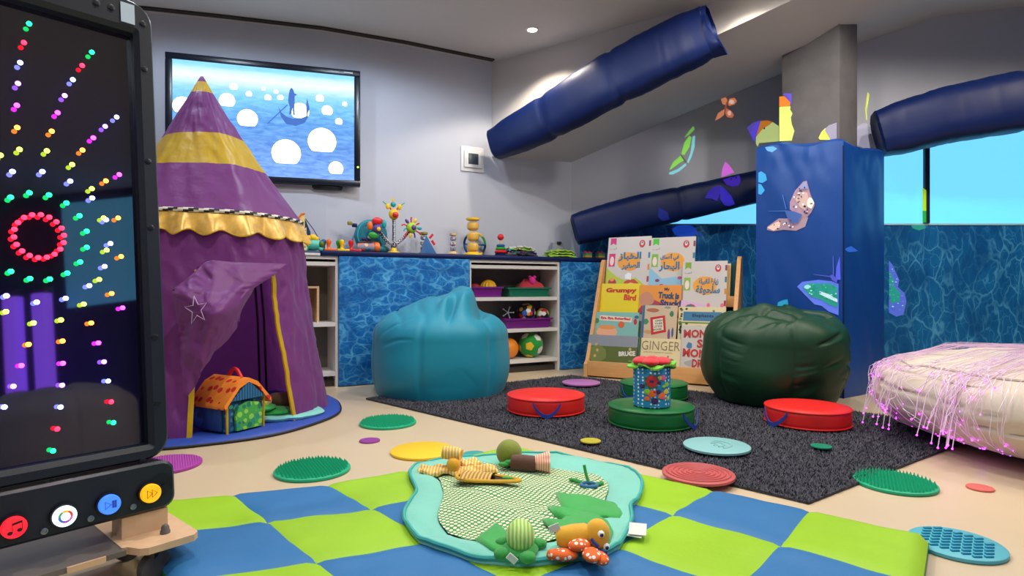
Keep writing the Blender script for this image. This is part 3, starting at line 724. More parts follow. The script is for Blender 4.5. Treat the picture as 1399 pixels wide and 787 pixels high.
# clutch of fabric tube
t = ct('fabric_roller', 'fat patterned fabric roller with orange ends lying before the turquoise bag', 'toy', 502, .045, rot=-.15)
obj('body', MB().lathe([(.028, -.07), (.031, -.04), (.031, .04), (.028, .06)], 16).xf(Matrix.Translation((0, 0, .032)) @ Matrix.Rotation(pi / 2, 4, 'Y')), pattern('roller_print', '#8a8aa0', ['#d86a3a', '#4a7aa0', '#e8b080', '#5a8a50'], 'dots', 34, .55), t)
obj('end_roll', MB().lathe([(.0, .052), (.034, .052), (.036, .07), (.030, .085), (.014, .09), (.010, .082), (0, .082)], 18, cap0=False, cap1=False).xf(Matrix.Translation((0, 0, .034)) @ Matrix.Rotation(pi / 2, 4, 'Y')), ORA, t)
# peg puzzle: three trays with knobs
t = ct('peg_puzzle', 'wooden peg puzzle with coloured trays and rounded knobs', 'toy', 468, .05)
x0 = -26 * S(455)
for k, (xa, xb, mt) in enumerate(((442, 460, ORA), (460, 477, YEL), (477, 493, RED))):
    obj('tray', MB().box(ca(xa, .05) - ca(468, .05), ca(xb, .05) - ca(468, .05) - .002, -.03, .04, 0, .016, r=.004), mt, t)
def peg(x, y, mt, s=1.0): obj('knob', MB().lathe([(.015, .014), (.012, .022), (.010, .035), (.016, .05), (.019, .063), (.016, .076), (.006, .083), (.0005, .084)], 16).xf(Matrix.Translation((x, y, 0)) @ Matrix.Scale(s, 4)), mt, t)
for px, dy, mt in ((449, 0, ORA), (467, 0, YEL), (479.5, 0, RED), (443, .03, BLU), (464, .03, GRE)): peg(ca(px, .05) - ca(468, .05), dy, mt, 1.0)
# little turquoise tortoise
t = ct('tortoise_toy', 'small turquoise tortoise toy with yellow crown beside the peg puzzle', 'toy', 427, .06, z=.948)
TQP = M('mint_plastic', '#53c2b0', rough=.4)
obj('shell', MB().ball((0, 0, .042), 1, sc=(.075, .045, .042)), TQP, t)
obj('head', MB().ball((-.07, -.02, .045), .028), GRE, t); obj('tail_bead', MB().ball((.055, -.03, .045), .022, sc=(.9, .8, 1.2)), M('olive_green', '#4e6b22', rough=.4), t)
for (x, z, r_) in ((-.025, .085, .022), (.0, .09, .026), (.022, .082, .02), (-.045, .075, .014)): obj('crown_bead', MB().ball((x, -.01, z), r_, 12, 8), YEL, t)
for s in (-1, 1): obj('foot', MB().ball((s * .05, -.025, .012), .018, 12, 8), TQP, t)
# cardboard box with orange lid
t = ct('gift_box', 'tall patterned box with orange flap half hidden by the tent frill', 'box', 404, .06, z=.948)
obj('body', MB().box(-.06, .055, -.05, .05, 0, .155, r=.003), pattern('box_white', '#e6e0dc', ['#c83a30', '#3a8a5a', '#e0c8d0', '#3a4a8a'], 'dots', 22, .28), t)
obj('edge_strip', MB().box(.045, .062, -.056, -.04, 0, .155), pattern('box_edge', '#e8d8a0', ['#c83a30', '#d8902a', '#3a4a6a', '#f0e8e0'], 'dots', 60, .5, rnd=.3), t)
obj('flap', MB().poly([(-.03, 0, .155), (.06, 0, .155), (.06, 0, .255), (.04, 0, .25)], .008, (0, 1, 0)), M('card_cream', '#e8c878', rough=.7), t)
obj('flap_edge', MB().tube([(-.03, -.002, .16), (.038, -.002, .252), (.06, -.002, .257)], .006, 6), ORA, t)
obj('bow', MB().ball((-.04, -.01, .22), .03, sc=(1, .6, 1)).ball((-.065, -.01, .26), .014), RED, t)
# navy cloth triangle with cord
t = ct('cloth_bag', 'navy cloth bag with a thin cord leaning on the wall', 'bag', 417, .24, z=.948)
obj('body', MB().poly([(-.05, 0, 0), (.05, 0, 0), (.035, 0, .15), (0, 0, .235), (-.03, 0, .2)], .04, (0, 1, 0)), fabric('navy_cloth', '#10284e'), t, ang=80)
obj('cord', MB().tube([(.0, -.01, .24), (.05, -.02, .17), (.10, -.03, .08), (.14, -.03, .01)], .0035, 6), M('grey_cord', '#5b6070', rough=.7), t)
# blue cloth pyramid
t = ct('cloth_pyramid', 'blue and white cloth pyramid beside the tiny rainmaker', 'toy', 584, .09)
py = MB(); B_ = [(-.065, -.05, 0), (.055, -.05, 0), (.075, .06, 0), (-.045, .06, 0)]; ap = Vector((-.01, .0, .145))
def tri_face(p, q): return MB().rings([[Vector(p).lerp(Vector(q), i / 8).lerp(ap, j / 8) + Vector((0, -.012 * sin(pi * i / 8) * sin(pi * min(1, j / 7)) if True else 0, 0)) for i in range(9)] for j in range(9)], False)
obj('blue_side', tri_face(B_[0], B_[1]), fabric('denim_blue', '#1f5c94'), t); obj('white_side', tri_face(B_[1], B_[2]), fabric('white_cloth', '#dad8dc'), t)
obj('blue_side', tri_face(B_[2], B_[3]), fabric('denim_blue'), t); obj('blue_side', tri_face(B_[3], B_[0]), fabric('denim_blue'), t)
obj('red_tag', MB().box(-.008, .008, -.006, .006, 0, .04).xf(Matrix.Translation((.05, -.02, .07)) @ Matrix.Rotation(-.6, 4, 'Y')), RED, t)
obj('red_tag', MB().box(-.008, .008, -.006, .006, 0, .04).xf(Matrix.Translation((.01, -.02, .12)) @ Matrix.Rotation(.7, 4, 'Y')), RED, t)
GLASSY = M('clear_plastic', '#e8ecf2', rough=.08, trans=.0, alpha=.10, spec=.6)
def rainmaker(name, label, px, b, R, H, n, capm, bead):
    t = ct(name, label, 'toy', px, b)
    obj('foot', MB().lathe([(0, 0), (R * 1.5 if n == 3 else R, 0), (R * 1.45 if n == 3 else R, .012), (R * .9, .022), (R * .8, .026)], 20, cap0=False), capm, t)
    obj('cap', MB().lathe([(R * .8, H - .02), (R * 1.05, H - .014), (R * 1.05, H), (0, H)], 20, cap1=False), capm, t)
    seg = (H - .046) / n
    for k in range(n):
        z0 = .026 + k * seg
        obj('bulb', MB().lathe([(R * .55, z0), (R * .9, z0 + seg * .2), (R, z0 + seg * .5), (R * .9, z0 + seg * .8), (R * .55, z0 + seg)], 18, cap0=False, cap1=False), GLASSY, t)
        bead_o = obj('filling', MB().lathe([(0.001, z0 + .002), (R * .5, z0 + .004), (R * .84, z0 + seg * .22), (R * .9, z0 + seg * .5), (R * .82, z0 + seg * .75), (R * .4, z0 + seg * .9), (.001, z0 + seg * .92)], 16, cap0=False, cap1=False), bead, t)
    return t
TINY = pattern('tiny_beads', '#9aa0b0', ['#c03a50', '#3a7a7a', '#3a3a5a', '#d8d8e0'], 'dots', 70, .5)
rainmaker('rainmaker_tube', 'tiny bead rainmaker tube with wooden cap standing alone on the worktop', 619, .10, .026, .168, 3, WOOD, TINY)
rainmaker('rainmaker_tube', 'tiny bead rainmaker tube behind the blue cloth pyramid', 579, .20, .030, .175, 3, M('olive_wood', '#9a8428', rough=.5), TINY)
rainmaker('rainmaker_tower', 'tall yellow three-bulb rainmaker on a round yellow foot', 646, .09, .052, .295, 3, YEL, M('yellow_filling', '#e8b214', rough=.25))
# coloured ring wheel behind
t = ct('ring_rattle', 'striped coloured hoop rattle leaning behind the yellow rainmaker', 'toy', 650, .235)
hoop = [Vector((.095 * cos(2 * pi * k / 40), .02, .10 + .095 * sin(2 * pi * k / 40))) for k in range(40)]
for k, mt in enumerate((GRE, YEL, NAVY, NAVY, BLU, GRE, YEL, NAVY)): obj('hoop_piece', MB().tube([hoop[(k * 5 + j) % 40] for j in range(6)], .0095, 8), mt, t)
obj('crossbar', MB().tube([hoop[0], hoop[20]], .008, 8), BLU, t); obj('crossbar', MB().tube([hoop[7], hoop[27]], .007, 8), GRE, t)
# stacking toy
t = ct('stacking_toy', 'wooden stacking toy topped with a red ball', 'toy', 684, .10)
obj('peg', MB().lathe([(.012, .05), (.010, .15)], 14), WOOD, t); obj('red_ball', MB().ball((0, 0, .155), .027, 18, 12), RED, t)
for k, (r_, z, mt) in enumerate(((.045, .0, NAVY), (.05, .024, RED), (.042, .05, GRE), (.034, .074, BLU))): obj('ring_disc', MB().lathe([(.012, z), (r_ - .006, z), (r_, z + .006), (r_, z + .016), (r_ - .006, z + .022), (.012, z + .022)], 22), mt, t)
# cloth books
def cloth_book(label, px, b, w, d, layers, seed, rot):
    t = ct('cloth_book', label, 'book', px, b, rot)
    for k, c_ in enumerate(layers):
        rows = []
        for i in range(13):
            rows.append([((i / 12 - .5) * w * (1 - .06 * k) + .012 * nz(k, j * .3, seed), (j / 8 - .5) * d * (1 - .05 * k), .006 + k * .020 + .034 * abs(nz(i * .35 + seed, j * .4, k)) + .012 * sin(pi * i / 12)) for j in range(9)])
        top = MB().rings(rows, False); low = [[Vector(p) - Vector((0, 0, .009)) for p in r_] for r_ in rows]
        top.rings([r_[::-1] for r_ in low], False)
        rim = [Vector(p) for p in rows[0]] + [Vector(r_[-1]) for r_ in rows[1:]] + [Vector(p) for p in rows[-1][::-1][1:]] + [Vector(r_[0]) for r_ in rows[::-1][1:-1]]
        top.rings([rim, [p - Vector((0, 0, .009)) for p in rim]], True)
        obj('page', top, c_, t)
    return t
FP1 = pattern('cloth_print_a', '#7cc246', ['#f0e2d0', '#3fa0c0', '#e8c020', '#e07a8a'], 'dots', 30, .45); FP2 = pattern('cloth_print_b', '#4a3068', ['#d83a6a', '#e8b83a', '#2e9a58'], 'dots', 30, .35)
FP3 = pattern('cloth_print_c', '#dfe8da', ['#f3a0a8', '#58b8c8', '#f0c840'], 'dots', 34, .4); LIMEC = fabric('lime_cloth', '#9ccc28')
cloth_book('crumpled multicoloured cloth book spread on the worktop', 707, .13, .30, .17, [fabric('dark_cloth', '#2a2a44'), FP2, FP1, FP3], 2, .1)
cloth_book('lime green cloth book lying near the worktop end', 764, .12, .26, .15, [LIMEC, pattern('cloth_print_d', '#9ccc28', ['#3a5a28', '#e0e8b0'], 'dots', 26, .3), LIMEC], 6, -.05)
# grey felt bag
t = ct('felt_bag', 'pale grey felt bag standing in the worktop corner', 'bag', 761, .25)
sb = [[(x * (1 - .3 * k / 6), y * (1 - .5 * k / 6), .14 * k / 6) for x, y in ((-.075, -.04), (-.03, -.05), (.03, -.05), (.075, -.04), (.075, .04), (0, .05), (-.075, .04))] for k in range(7)]
obj('body', MB().rings(sb, True, True, True), fabric('grey_felt', '#8e939c'), t)
obj('opening', MB().box(-.02, .02, -.05, -.022, .125, .15, r=.008).xf(Matrix.Translation((0, .0, 0))), M('dark_opening', '#14181f', rough=.8), t)
# rainbow bricks
for px, lab in ((802.5, 'small rainbow striped brick on the worktop nearer the felt bag'), (820, 'small rainbow striped brick on the worktop next to the bookcase')):
    t = ct('rainbow_brick', lab, 'toy block', px, .10, group='rainbow bricks on the worktop')
    for k, c_ in enumerate(('#5a3a28', '#c8902a', '#5a9a3a', '#2f7a6a', '#a83a3a')): obj('layer', MB().box(-.033, .033, -.025, .025, .001 + k * .011, .012 + k * .011, r=.001), M('brick_layer%d' % k, c_, rough=.5), t)
    for x in (-.022, .018): obj('stud', MB().lathe([(.009, .056), (.009, .068), (.0, .068)], 12, c=(x, 0, 0), cap1=False), M('brick_layer4'), t)
# ================================================================ PLAY TENT
TC = Vector((-1.668, 3.23, 0))
tent = thing('play_tent', 'purple and yellow circus play tent with draped door flap', 'tent', tuple(TC))
TPUR = cloth_glow('tent_purple', '#8a4292', trans=.45)
TYEL = cloth_glow('tent_yellow', '#d8b41c')
TBLU = M('tent_base_blue', '#2a4aa8', rough=.5, bump=.2, bscale=25, var=.06)
R0, R1, Z1, ZT = 0.635, 0.485, 1.05, 1.835
RIDGE = radians(48)
def hexr(th, amt=.10):
    a = (th - RIDGE + pi / 6) % (pi / 3) - pi / 6
    return 1 - amt * (1 - cos(pi / 6) / cos(a if True else 0)) * 0 + (cos(pi / 6) / cos((a + pi / 6) % (pi / 3) - pi / 6) - 1) * amt * 6 * .12
def tp(r, th, z): return Vector((r * sin(th), -r * cos(th), z))
def cone_r(z):
    q = (z - Z1) / (ZT - Z1); return R1 * (1 - q) ** .97 - .035 * sin(pi * q) + .006
def hexf(th):
    a = (th - RIDGE) % (pi / 3); return cos(pi / 6) / cos(a - pi / 6)
def cone_part(name, z0, z1, mat, n=150, m=22):
    rs = []
    for i in range(m + 1):
        z = z0 + (z1 - z0) * i / m; r_ = []
        for j in range(n):
            th = 2 * pi * j / n; r = cone_r(z)
            f = .45 * 1 + .55 * hexf(th)
            w = .012 * nz(3 * sin(th) + 4, 3 * cos(th), z * 3) + .006 * (1 - 2 * abs(nz(6 * sin(th) + z * 4, 6 * cos(th), z * 7))) + .004 * nz(16 * sin(th), 16 * cos(th), z * 14)
            p = tp(r * (f + .03) + w * min(1, r * 8), th, z)
            p.z += .07 * p.x * min(1, (z - Z1) * 3)
            p.x += -.012 * (z - Z1)
            r_.append(p)
        rs.append(r_)
    return obj(name, MB().rings(rs, True), mat, tent, ang=80)
cone_part('roof_panel', Z1, 1.305, TPUR); cone_part('roof_band', 1.305, 1.485, TYEL); cone_part('roof_panel', 1.485, 1.735, TPUR)
cone_part('roof_band', 1.735, 1.80, TYEL, m=3); cone_part('roof_tip', 1.80, ZT - .002, TPUR, m=3)
# walls with the door opening
def thR(z): return radians(69 - 6.0 * z)
def thL(z): return radians(22 + 3 * z)
DOOR_Z = 0.79
def wall_r(th, z):
    q = z / Z1; r = R0 + (R1 - R0) * q - .02 * sin(pi * q)
    f = .6 + .4 * hexf(th) + .02
    w = .014 * nz(5 * sin(th), 5 * cos(th), z * 2.5) + .009 * (1 - 2 * abs(nz(7 * sin(th) + 7, 7 * cos(th), z * 6 + 2 * sin(th)))) + .005 * (1 - 2 * abs(nz(13 * sin(th) + z * 9, 13 * cos(th), z * 11)))
    return r * f + w
mbw = MB(); rs = []
nW = 200
for i in range(51):
    z = .012 + (DOOR_Z - .012) * i / 50; a, b = thR(z), thL(z) + 2 * pi
    rs.append([tp(wall_r(a + (b - a) * j / nW, z), a + (b - a) * j / nW, z) for j in range(nW + 1)])
mbw.rings(rs, False)
rs = []
for i in range(19):
    z = DOOR_Z + (Z1 - DOOR_Z) * i / 18; a = thR(DOOR_Z)
    rs.append([tp(wall_r(a + 2 * pi * j / 220, z), a + 2 * pi * j / 220, z) for j in range(220)])
mbw.rings(rs, True)
tw = obj('tent_wall', mbw, TPUR, tent, ang=80)
# yellow door bindings
for fn in (thR, thL):
    pts = [tp(wall_r(fn(z), z) + .004, fn(z), z) for z in [.015 + (DOOR_Z - .03) * k / 24 for k in range(25)]]
    m = MB(); rr = []
    for p in pts:
        rad = Vector((p.x, p.y, 0)).normalized(); tan = Vector((-rad.y, rad.x, 0))
        rr.append([p - tan * .011 + rad * .003, p + tan * .011 + rad * .003, p + tan * .011 - rad * .007, p - tan * .011 - rad * .007])
    obj('door_binding', m.rings(rr, True, True, True), TYEL, tent)
# twisted rope
rp = [tp((.62 * wall_r(2 * pi * k / 144, Z1) + .38 * cone_r(Z1 + .01)) + .008, 2 * pi * k / 144, Z1 + .004) for k in range(144)]
ropeA, ropeB = M('rope_black', '#14121a', rough=.6), M('rope_white', '#d8d2c4', rough=.6)
m = MB().tube(rp, .011, 8, closed=True); m.m = [0 if ((i + j) // 2) % 2 else 1 for i in range(144) for j in range(8)]
obj('rope_trim', m, [ropeA, ropeB], tent)
# golden frill
GOLD = M('gold_organza', '#d6aa48', rough=.35, sheen=.4, var=.18, vscale=40, metal=.15)
rs = []
for i in range(7):
    q = i / 6; row = []
    for j in range(240):
        th = 2 * pi * j / 240; amp = .022 * q
        r = wall_r(th, Z1) * .6 + cone_r(Z1) * .4 + .006 + .03 * q + amp * sin(23 * th + 2 * sin(3 * th)) + .004 * nz(20 * sin(th), 20 * cos(th), q)
        row.append(tp(r, th, Z1 - .005 - q * (.095 + .014 * sin(23 * th + 1 + 2 * sin(3 * th)))))
    rs.append(row)
fr = obj('golden_frill', MB().rings(rs, True), GOLD, tent, ang=80)
obj('frill_hem', MB().tube(rs[-1], .004, 5, closed=True), TYEL, fr)
# draped flap, laid out on the tent front
ctrl = [
    [(240, 396, 2.62), (262, 379, 2.66), (285, 358, 2.72), (330, 359, 2.83), (395, 361, 3.06)],
    [(239, 404, 2.60), (268, 402, 2.585), (297, 394, 2.66), (337, 386, 2.78), (374, 377, 2.93)],
    [(247, 440, 2.62), (273, 432, 2.57), (305, 424, 2.60), (333, 410, 2.74), (352, 392, 2.85)],
    [(250, 482, 2.63), (276, 468, 2.60), (300, 455, 2.63), (322, 441, 2.72), (330, 424, 2.78)],
    [(257, 543, 2.64), (272, 520, 2.64), (290, 490, 2.66), (313, 462, 2.71), (329, 438, 2.76)]]
CP = [[At(*c) for c in r] for r in ctrl]
def catmull(p0, p1, p2, p3, t):
    return ((p1 * 2) + (p2 - p0) * t + (p0 * 2 - p1 * 5 + p2 * 4 - p3) * t * t + (p1 * 3 - p0 - p2 * 3 + p3) * t ** 3) * .5
def flap(u, v):
    def line(row, t):
        n = len(row) - 1; s = min(t * n, n - 1e-6); k = int(s)
        return catmull(row[max(k - 1, 0)], row[k], row[k + 1], row[min(k + 2, n)], s - k)
    return line([line(r, u) for r in CP], v)
rs = []
for i in range(61):
    row = []
    for j in range(61):
        u, v = j / 60, i / 60; p = flap(u, v)
        p.y += -.022 * (1 - 2 * abs(nz(u * 3 + v * 2.0, v * 2 - u, 4.2))) - .012 * nz(u * 9, v * 7, 1.3) - .010 * (1 - 2 * abs(nz(u * 7 - v * 5, v * 9, 8.1)))
        row.append(p)
    rs.append(row)
fo = obj('door_flap', MB().rings(rs, False), TPUR, tent, world=True, ang=80)
s2 = fo.modifiers.new('thickness', 'SOLIDIFY'); s2.thickness = .003
m = MB(); starp = []
for k in range(11):
    a = pi / 2 + 2 * pi * k / 10; rr = .155 if k % 2 == 0 else .062
    u, v = .27 + rr * cos(a) * .8, .43 - rr * sin(a); p = flap(u, v); p.y -= .036; starp.append(p)
obj('stitched_star', m.tube(starp, .002, 5), M('star_thread', '#b89cc8', rough=.6), fo, world=True)
# base pad and inner poles
rs = []
for r, z in ((.55, .003), (.70, .002), (.716, .012), (.70, .026), (.60, .024), (.3, .012), (.001, .012)):
    rs.append([tp(r * (1 + .008 * sin(9 * t_) + .006 * nz(6 * sin(t_), 6 * cos(t_), 1)), t_, z + .004 * (r > .5) * nz(9 * sin(t_), 9 * cos(t_), r * 9)) for t_ in [2 * pi * j / 96 for j in range(96)]])
obj('base_pad', MB().rings(rs, True, False, False), TBLU, tent, ang=80)
obj('base_piping', MB().tube([tp(.717 * (1 + .008 * sin(9 * t_)), t_, .008) for t_ in [2 * pi * j / 96 for j in range(96)]], .006, 6, closed=True), M('black_piping', '#10121c', rough=.6), tent)
for th in (150, 158): obj('pole', MB().tube([tp(.40, radians(th), .03), tp(.38, radians(th), .5), tp(.33, radians(th), 1.0)], .007, 8), BLACKM, tent)
obj('pole_foot', MB().box(-.05, .05, -.03, .03, 0, .025, r=.008).xf(Matrix.Translation(tp(.38, radians(154), .014))), BLACKM, tent)

# ---- things in the tent
hp = G(293, 594, .02)
th_ = thing('toy_house', 'soft toy house with spotted orange roof and green leaf door in the tent', 'toy house', (hp.x + .02, hp.y + .12, .024), radians(62))
BL_ = pattern('house_blue', '#15507a', ['#2f86a8', '#1b3a5c', '#3aa06a'], 'dots', 40, .4); 
obj('walls', MB().box(-.10, .10, -.10, .10, 0, .155, r=.012), BL_, th_)
SPOT = pattern('roof_spots', '#f08a28', ['#c8241c'], 'dots', 22, .33, rnd=.6)
g = [(-.128, .135), (-.05, .225), (.0, .248), (.05, .225), (.128, .135)]
rs = [[(x, y, z) for x, z in g] for y in (-.125, -.1, .1, .125)]
low = [[(x * .96, y, z - .02) for x, z in g][::-1] for y in (-.125, -.1, .1, .125)]
full = [a + b for a, b in zip(rs, low)]
rf = obj('roof', MB().rings(full, True, True, True), SPOT, th_, ang=60)
obj('handle', MB().tube([(.02 + 0 * k, -.05 + .1 * k / 10, .235 + .045 * sin(pi * k / 10)) for k in range(11)], .009, 8), M('handle_red', '#d8202c', rough=.5), rf)
obj('gable', MB().poly([(-.09, -.112, .15), (.09, -.112, .15), (.0, -.112, .232)], -.012, (0, 1, 0)), pattern('gable_stripes', '#0f6f9c', ['#1a3f6c'], 'stripes', 22, .5, rnd=0), th_, smooth=False)
obj('door', MB().poly([(x, -.106, z) for x, z in ((-.06, .01), (.075, .01), (.08, .09), (.06, .125), (.0, .138), (-.05, .12), (-.065, .08))], -.014, (0, 1, 0)), pattern('leaf_print', '#3fa648', ['#1f7a5c', '#8ccf4a', '#2b8f7c'], 'dots', 36, .5), th_, ang=20)
obj('side_flap', MB().box(-.118, -.10, -.08, .08, .012, .13, r=.006), M('flap_navy', '#123a78', rough=.7), th_)
obj('trim_edge', MB().tube([(.098, -.104, 0.0), (.1, -.104, .15)], .006, 6), TYEL, th_); obj('trim_edge', MB().tube([(-.098, -.104, 0.0), (-.1, -.104, .15)], .006, 6), TYEL, th_)
o = obj('fabric_ball', MB().ball((0, 0, 0), .058, 18, 12), pattern('navy_ball', '#123a8a', ['#0b2050', '#b8c070', '#1d59b0'], 'dots', 14, .35)); o.location = tuple(G(268, 586, .05)); o.location.z = .085; o.location.y += .1; o.location.x -= .02; tag(o, 'blue fabric ball left of the toy house in the tent', 'ball')
pm = thing('folded_playmat', 'folded mint and green play mat lying inside the tent', 'play mat', (-1.26, 3.12, .024))
rs = []
for r, z in ((1.0, .002), (1.04, .014), (.98, .026), (.7, .022), (.35, .02), (.01, .02)):
    rs.append([(.25 * r * cos(a) * (1 + .08 * sin(3 * a)), .17 * r * sin(a) * (1 + .1 * cos(2 * a)), z + .008 * nz(3 * cos(a), 3 * sin(a), r * 3)) for a in [2 * pi * j / 40 for j in range(40)]])
obj('border', MB().rings(rs, True), fabric('mint_cloth', '#7fd0c8'), pm)
obj('leaf', MB().ball((-.05, .06, .03), 1, sc=(.15, .09, .02)), fabric('leaf_green', '#1f8a3a'), pm); obj('leaf', MB().ball((.02, -.03, .032), 1, sc=(.13, .08, .02)), fabric('grass_green', '#2fb24a'), pm)
tt_ = thing('plush_turtle', 'small plush turtle with pale shell on the mat inside the tent', 'plush toy', tuple(Vector((-1.285, 3.04, .07))), radians(-20))
obj('shell', MB().ball((0, 0, .042), 1, sc=(.062, .055, .045)), fabric('pale_lime', '#c9d16a'), tt_); obj('body', MB().ball((.0, .0, .014), 1, sc=(.085, .075, .02)), fabric('grass_green'), tt_)
obj('head', MB().ball((-.08, .02, .03), .03), fabric('olive_plush', '#7d8a3a'), tt_)
tr_ = thing('plush_log', 'brown plush log lying behind the turtle in the tent', 'plush toy', (-1.22, 3.17, .06), radians(15))
obj('trunk', MB().tube([(-.10, 0, .02), (-.04, 0, .035), (.03, 0, .04), (.07, 0, .045)], [.03, .04, .042, .03], 14), fabric('brown_plush', '#5a4020'), tr_); obj('crown', MB().ball((.085, .0, .045), .052), fabric('moss_plush', '#55521e'), tr_)

# ================================================================ BOOKCASE
BK = Vector((0.558, 4.645, 0)); BE1 = Vector((cos(radians(-30)), sin(radians(-30)), 0)); BE2 = Vector((-BE1.y, BE1.x, 0)); BROT = radians(-30)
BWID = 1.10
case = thing('display_bookcase', 'tiered beech display bookcase full of picture books', 'bookcase', tuple(BK), BROT)
BEECH = M('beech_wood', '#dba468', rough=.4, bump=.04, bscale=25, var=.07, vscale=9, stretch=(1, 1, 7), spec=.4)
prof = [(0, 0), (.40, 0), (.44, .90), (.425, .925), (.385, .925), (.36, .905), (.12, .33), (.035, .13), (0, .10)]
for x in (0, BWID - .028):
    obj('side_panel', MB().poly([(x, y, z) for y, z in prof], .028, (1, 0, 0)), BEECH, case, ang=30)
obj('front_board', MB().box(.028, BWID - .028, .004, .024, .012, .125, r=.003), BEECH, case)
TIERS = [(.03, .06), (.125, .245), (.22, .43), (.315, .60)]   # depth, shelf height
for k, (d, z) in enumerate(TIERS):
    obj('tier_shelf', MB().box(.028, BWID - .028, d, d + .10, z - .016, z, r=.002), BEECH, case)
    if k: obj('tier_lip', MB().box(.028, BWID - .028, d - .004, d + .010, z - .05, z + .03, r=.002), BEECH, case)
obj('back_board', MB().poly([(.028, .40, .02), (.028, .415, .02), (.028, .43, .88), (.028, .415, .88)], BWID - .056, (1, 0, 0)), M('bookcase_back', '#1d4f52', rough=.6), case, smooth=False)
obj('base_board', MB().box(.028, BWID - .028, .03, .40, .012, .03), BEECH, case, smooth=False)

LEAN = radians(13)
def bxz(px, py, d):
    p = on_plane(px, py, BK + BE2 * d, -BE2) - BK; return p.dot(BE1), p.z
PAPER = M('page_paper', '#e8e2d4', rough=.8)
def book(label, tier, pxl, pxr, pyt, cover, deco, h=None, th=.012, yaw=0.0, d=None):
    dd = TIERS[tier][0] + .014 if d is None else d; z0 = TIERS[tier][1] + .002
    al, zt = bxz(pxl, pyt, dd + .045); ar, _ = bxz(pxr, pyt, dd + .045)
    w = ar - al; hh = (zt - z0) / cos(LEAN)
    loc = BK + BE1 * ((al + ar) / 2) + BE2 * dd + Vector((0, 0, z0))
    t = thing('picture_book', label, 'book', tuple(loc), rot=(-LEAN, yaw, BROT), group='picture books on the display bookcase')
    obj('pages', MB().box(-w / 2 + .004, w / 2 - .003, .002, th - .002, .003, hh - .003), PAPER, t, smooth=False)
    cv = obj('front_cover', MB().box(-w / 2, w / 2, 0, .002, 0, hh, r=.0006), cover, t, smooth=False)
    obj('back_cover', MB().box(-w / 2, w / 2, th - .002, th, 0, hh), cover, t, smooth=False)
    obj('spine', MB().box(-w / 2 - .0015, -w / 2 + .0005, 0, th, 0, hh), cover, t, smooth=False)
    deco(t, cv, w, hh)
    return t
def patch(cv, name, w, h, pts, col, lvl=1, rough=.45):
    """flat printed shape; pts in cover fractions, x from left, y from bottom"""
    m = MB().add([((x - .5) * w, -.0004 - .0003 * lvl, y * h) for x, y in pts], [tuple(range(len(pts)))])
    return obj(name, m, M('print_' + col, col, rough=rough), cv, smooth=False)
def rect(x0, x1, y0, y1): return [(x0, y0), (x1, y0), (x1, y1), (x0, y1)]
def ell(cx, cy, rx, ry, n=16, j=0.0, s=0): return blob_poly(cx, cy, rx, ry, n, j, s)
def title(cv, w, h, s, x0, x1, y0, y1, col, bold=0.0, rot=0.0, lvl=5):
    mb = fit(text_mb(s, .05, .0003, bold), (x0 - .5) * w, (x1 - .5) * w, y0 * h, y1 * h)
    cx, cy = ((x0 + x1) / 2 - .5) * w, (y0 + y1) / 2 * h
    R = Matrix.Translation((cx, cy, 0)) @ Matrix.Rotation(rot, 4, 'Z') @ Matrix.Translation((-cx, -cy, 0)); mb.xf(R)
    mb.v = [Vector((v.x, -.0006 - .0003 * lvl - v.z, v.y)) for v in mb.v]
    return obj('lettering', mb, M('print_' + col, col, rough=.45), cv, smooth=False)

OFFW = M('cover_offwhite', '#cfc8c2', rough=.35)
def arab(flag, band, ground, lines, extra):
    def f(t, cv, w, h):
        patch(cv, 'print_flag', w, h, [(.05, .985), (.19, .985), (.19, .87), (.12, .90), (.05, .87)], flag)
        patch(cv, 'print_badge', w, h, rect(.04, .19, .52, .73), band); patch(cv, 'print_badge_face', w, h, ell(.115, .61, .05, .075), '#f0d8d0', 2)
        title(cv, w, h, arabic('أحب'[:2] + 'ب'), .05, .21, .79, .835, '#5a5560')
        patch(cv, 'print_seal', w, h, ell(.80, .88, .068, .062), '#c8282c'); patch(cv, 'print_seal_mark', w, h, ell(.80, .89, .032, .035), '#e8e0dc', 2); patch(cv, 'print_seal_dot', w, h, ell(.80, .90, .018, .018), '#2a6f9c', 3)
        patch(cv, 'print_ground', w, h, ground[0], ground[1], .5)
        patch(cv, 'print_title_cloud', w, h, ell(.52, .60, .27, .15, 18, .08, 3), '#efa22c', 1.5)
        title(cv, w, h, arabic(lines[0]), *lines[1], '#1c6f98', .0021); title(cv, w, h, arabic(lines[2]), *lines[3], '#1c6f98', .0021)
        for k in range(4): patch(cv, 'print_edge_mark', w, h, rect(.955, 1.0, .84 - .19 * k, .93 - .19 * k), ('#8a2a5c', '#2a7f9c', '#d88a2a', '#a83038')[k])
        extra(cv, w, h)
    return f
def ex1(cv, w, h):
    patch(cv, 'print_hair', w, h, ell(.60, .10, .24, .22, 20, .06, 5), '#c4481f', 2); patch(cv, 'print_face', w, h, ell(.60, .07, .18, .19), '#f0b48c', 3)
    for x in (.54, .66): patch(cv, 'print_eye', w, h, ell(x, .13, .018, .028), '#2a1a18', 4)
    patch(cv, 'print_cap', w, h, [(.46, .32), (.60, .30), (.60, .40), (.52, .42), (.45, .38)], '#eef2f6', 4)
    patch(cv, 'print_cake', w, h, ell(.16, .24, .11, .09, 14, .1, 8), '#b8304c', 2); patch(cv, 'print_cherry', w, h, ell(.15, .31, .05, .03), '#e8a040', 3)
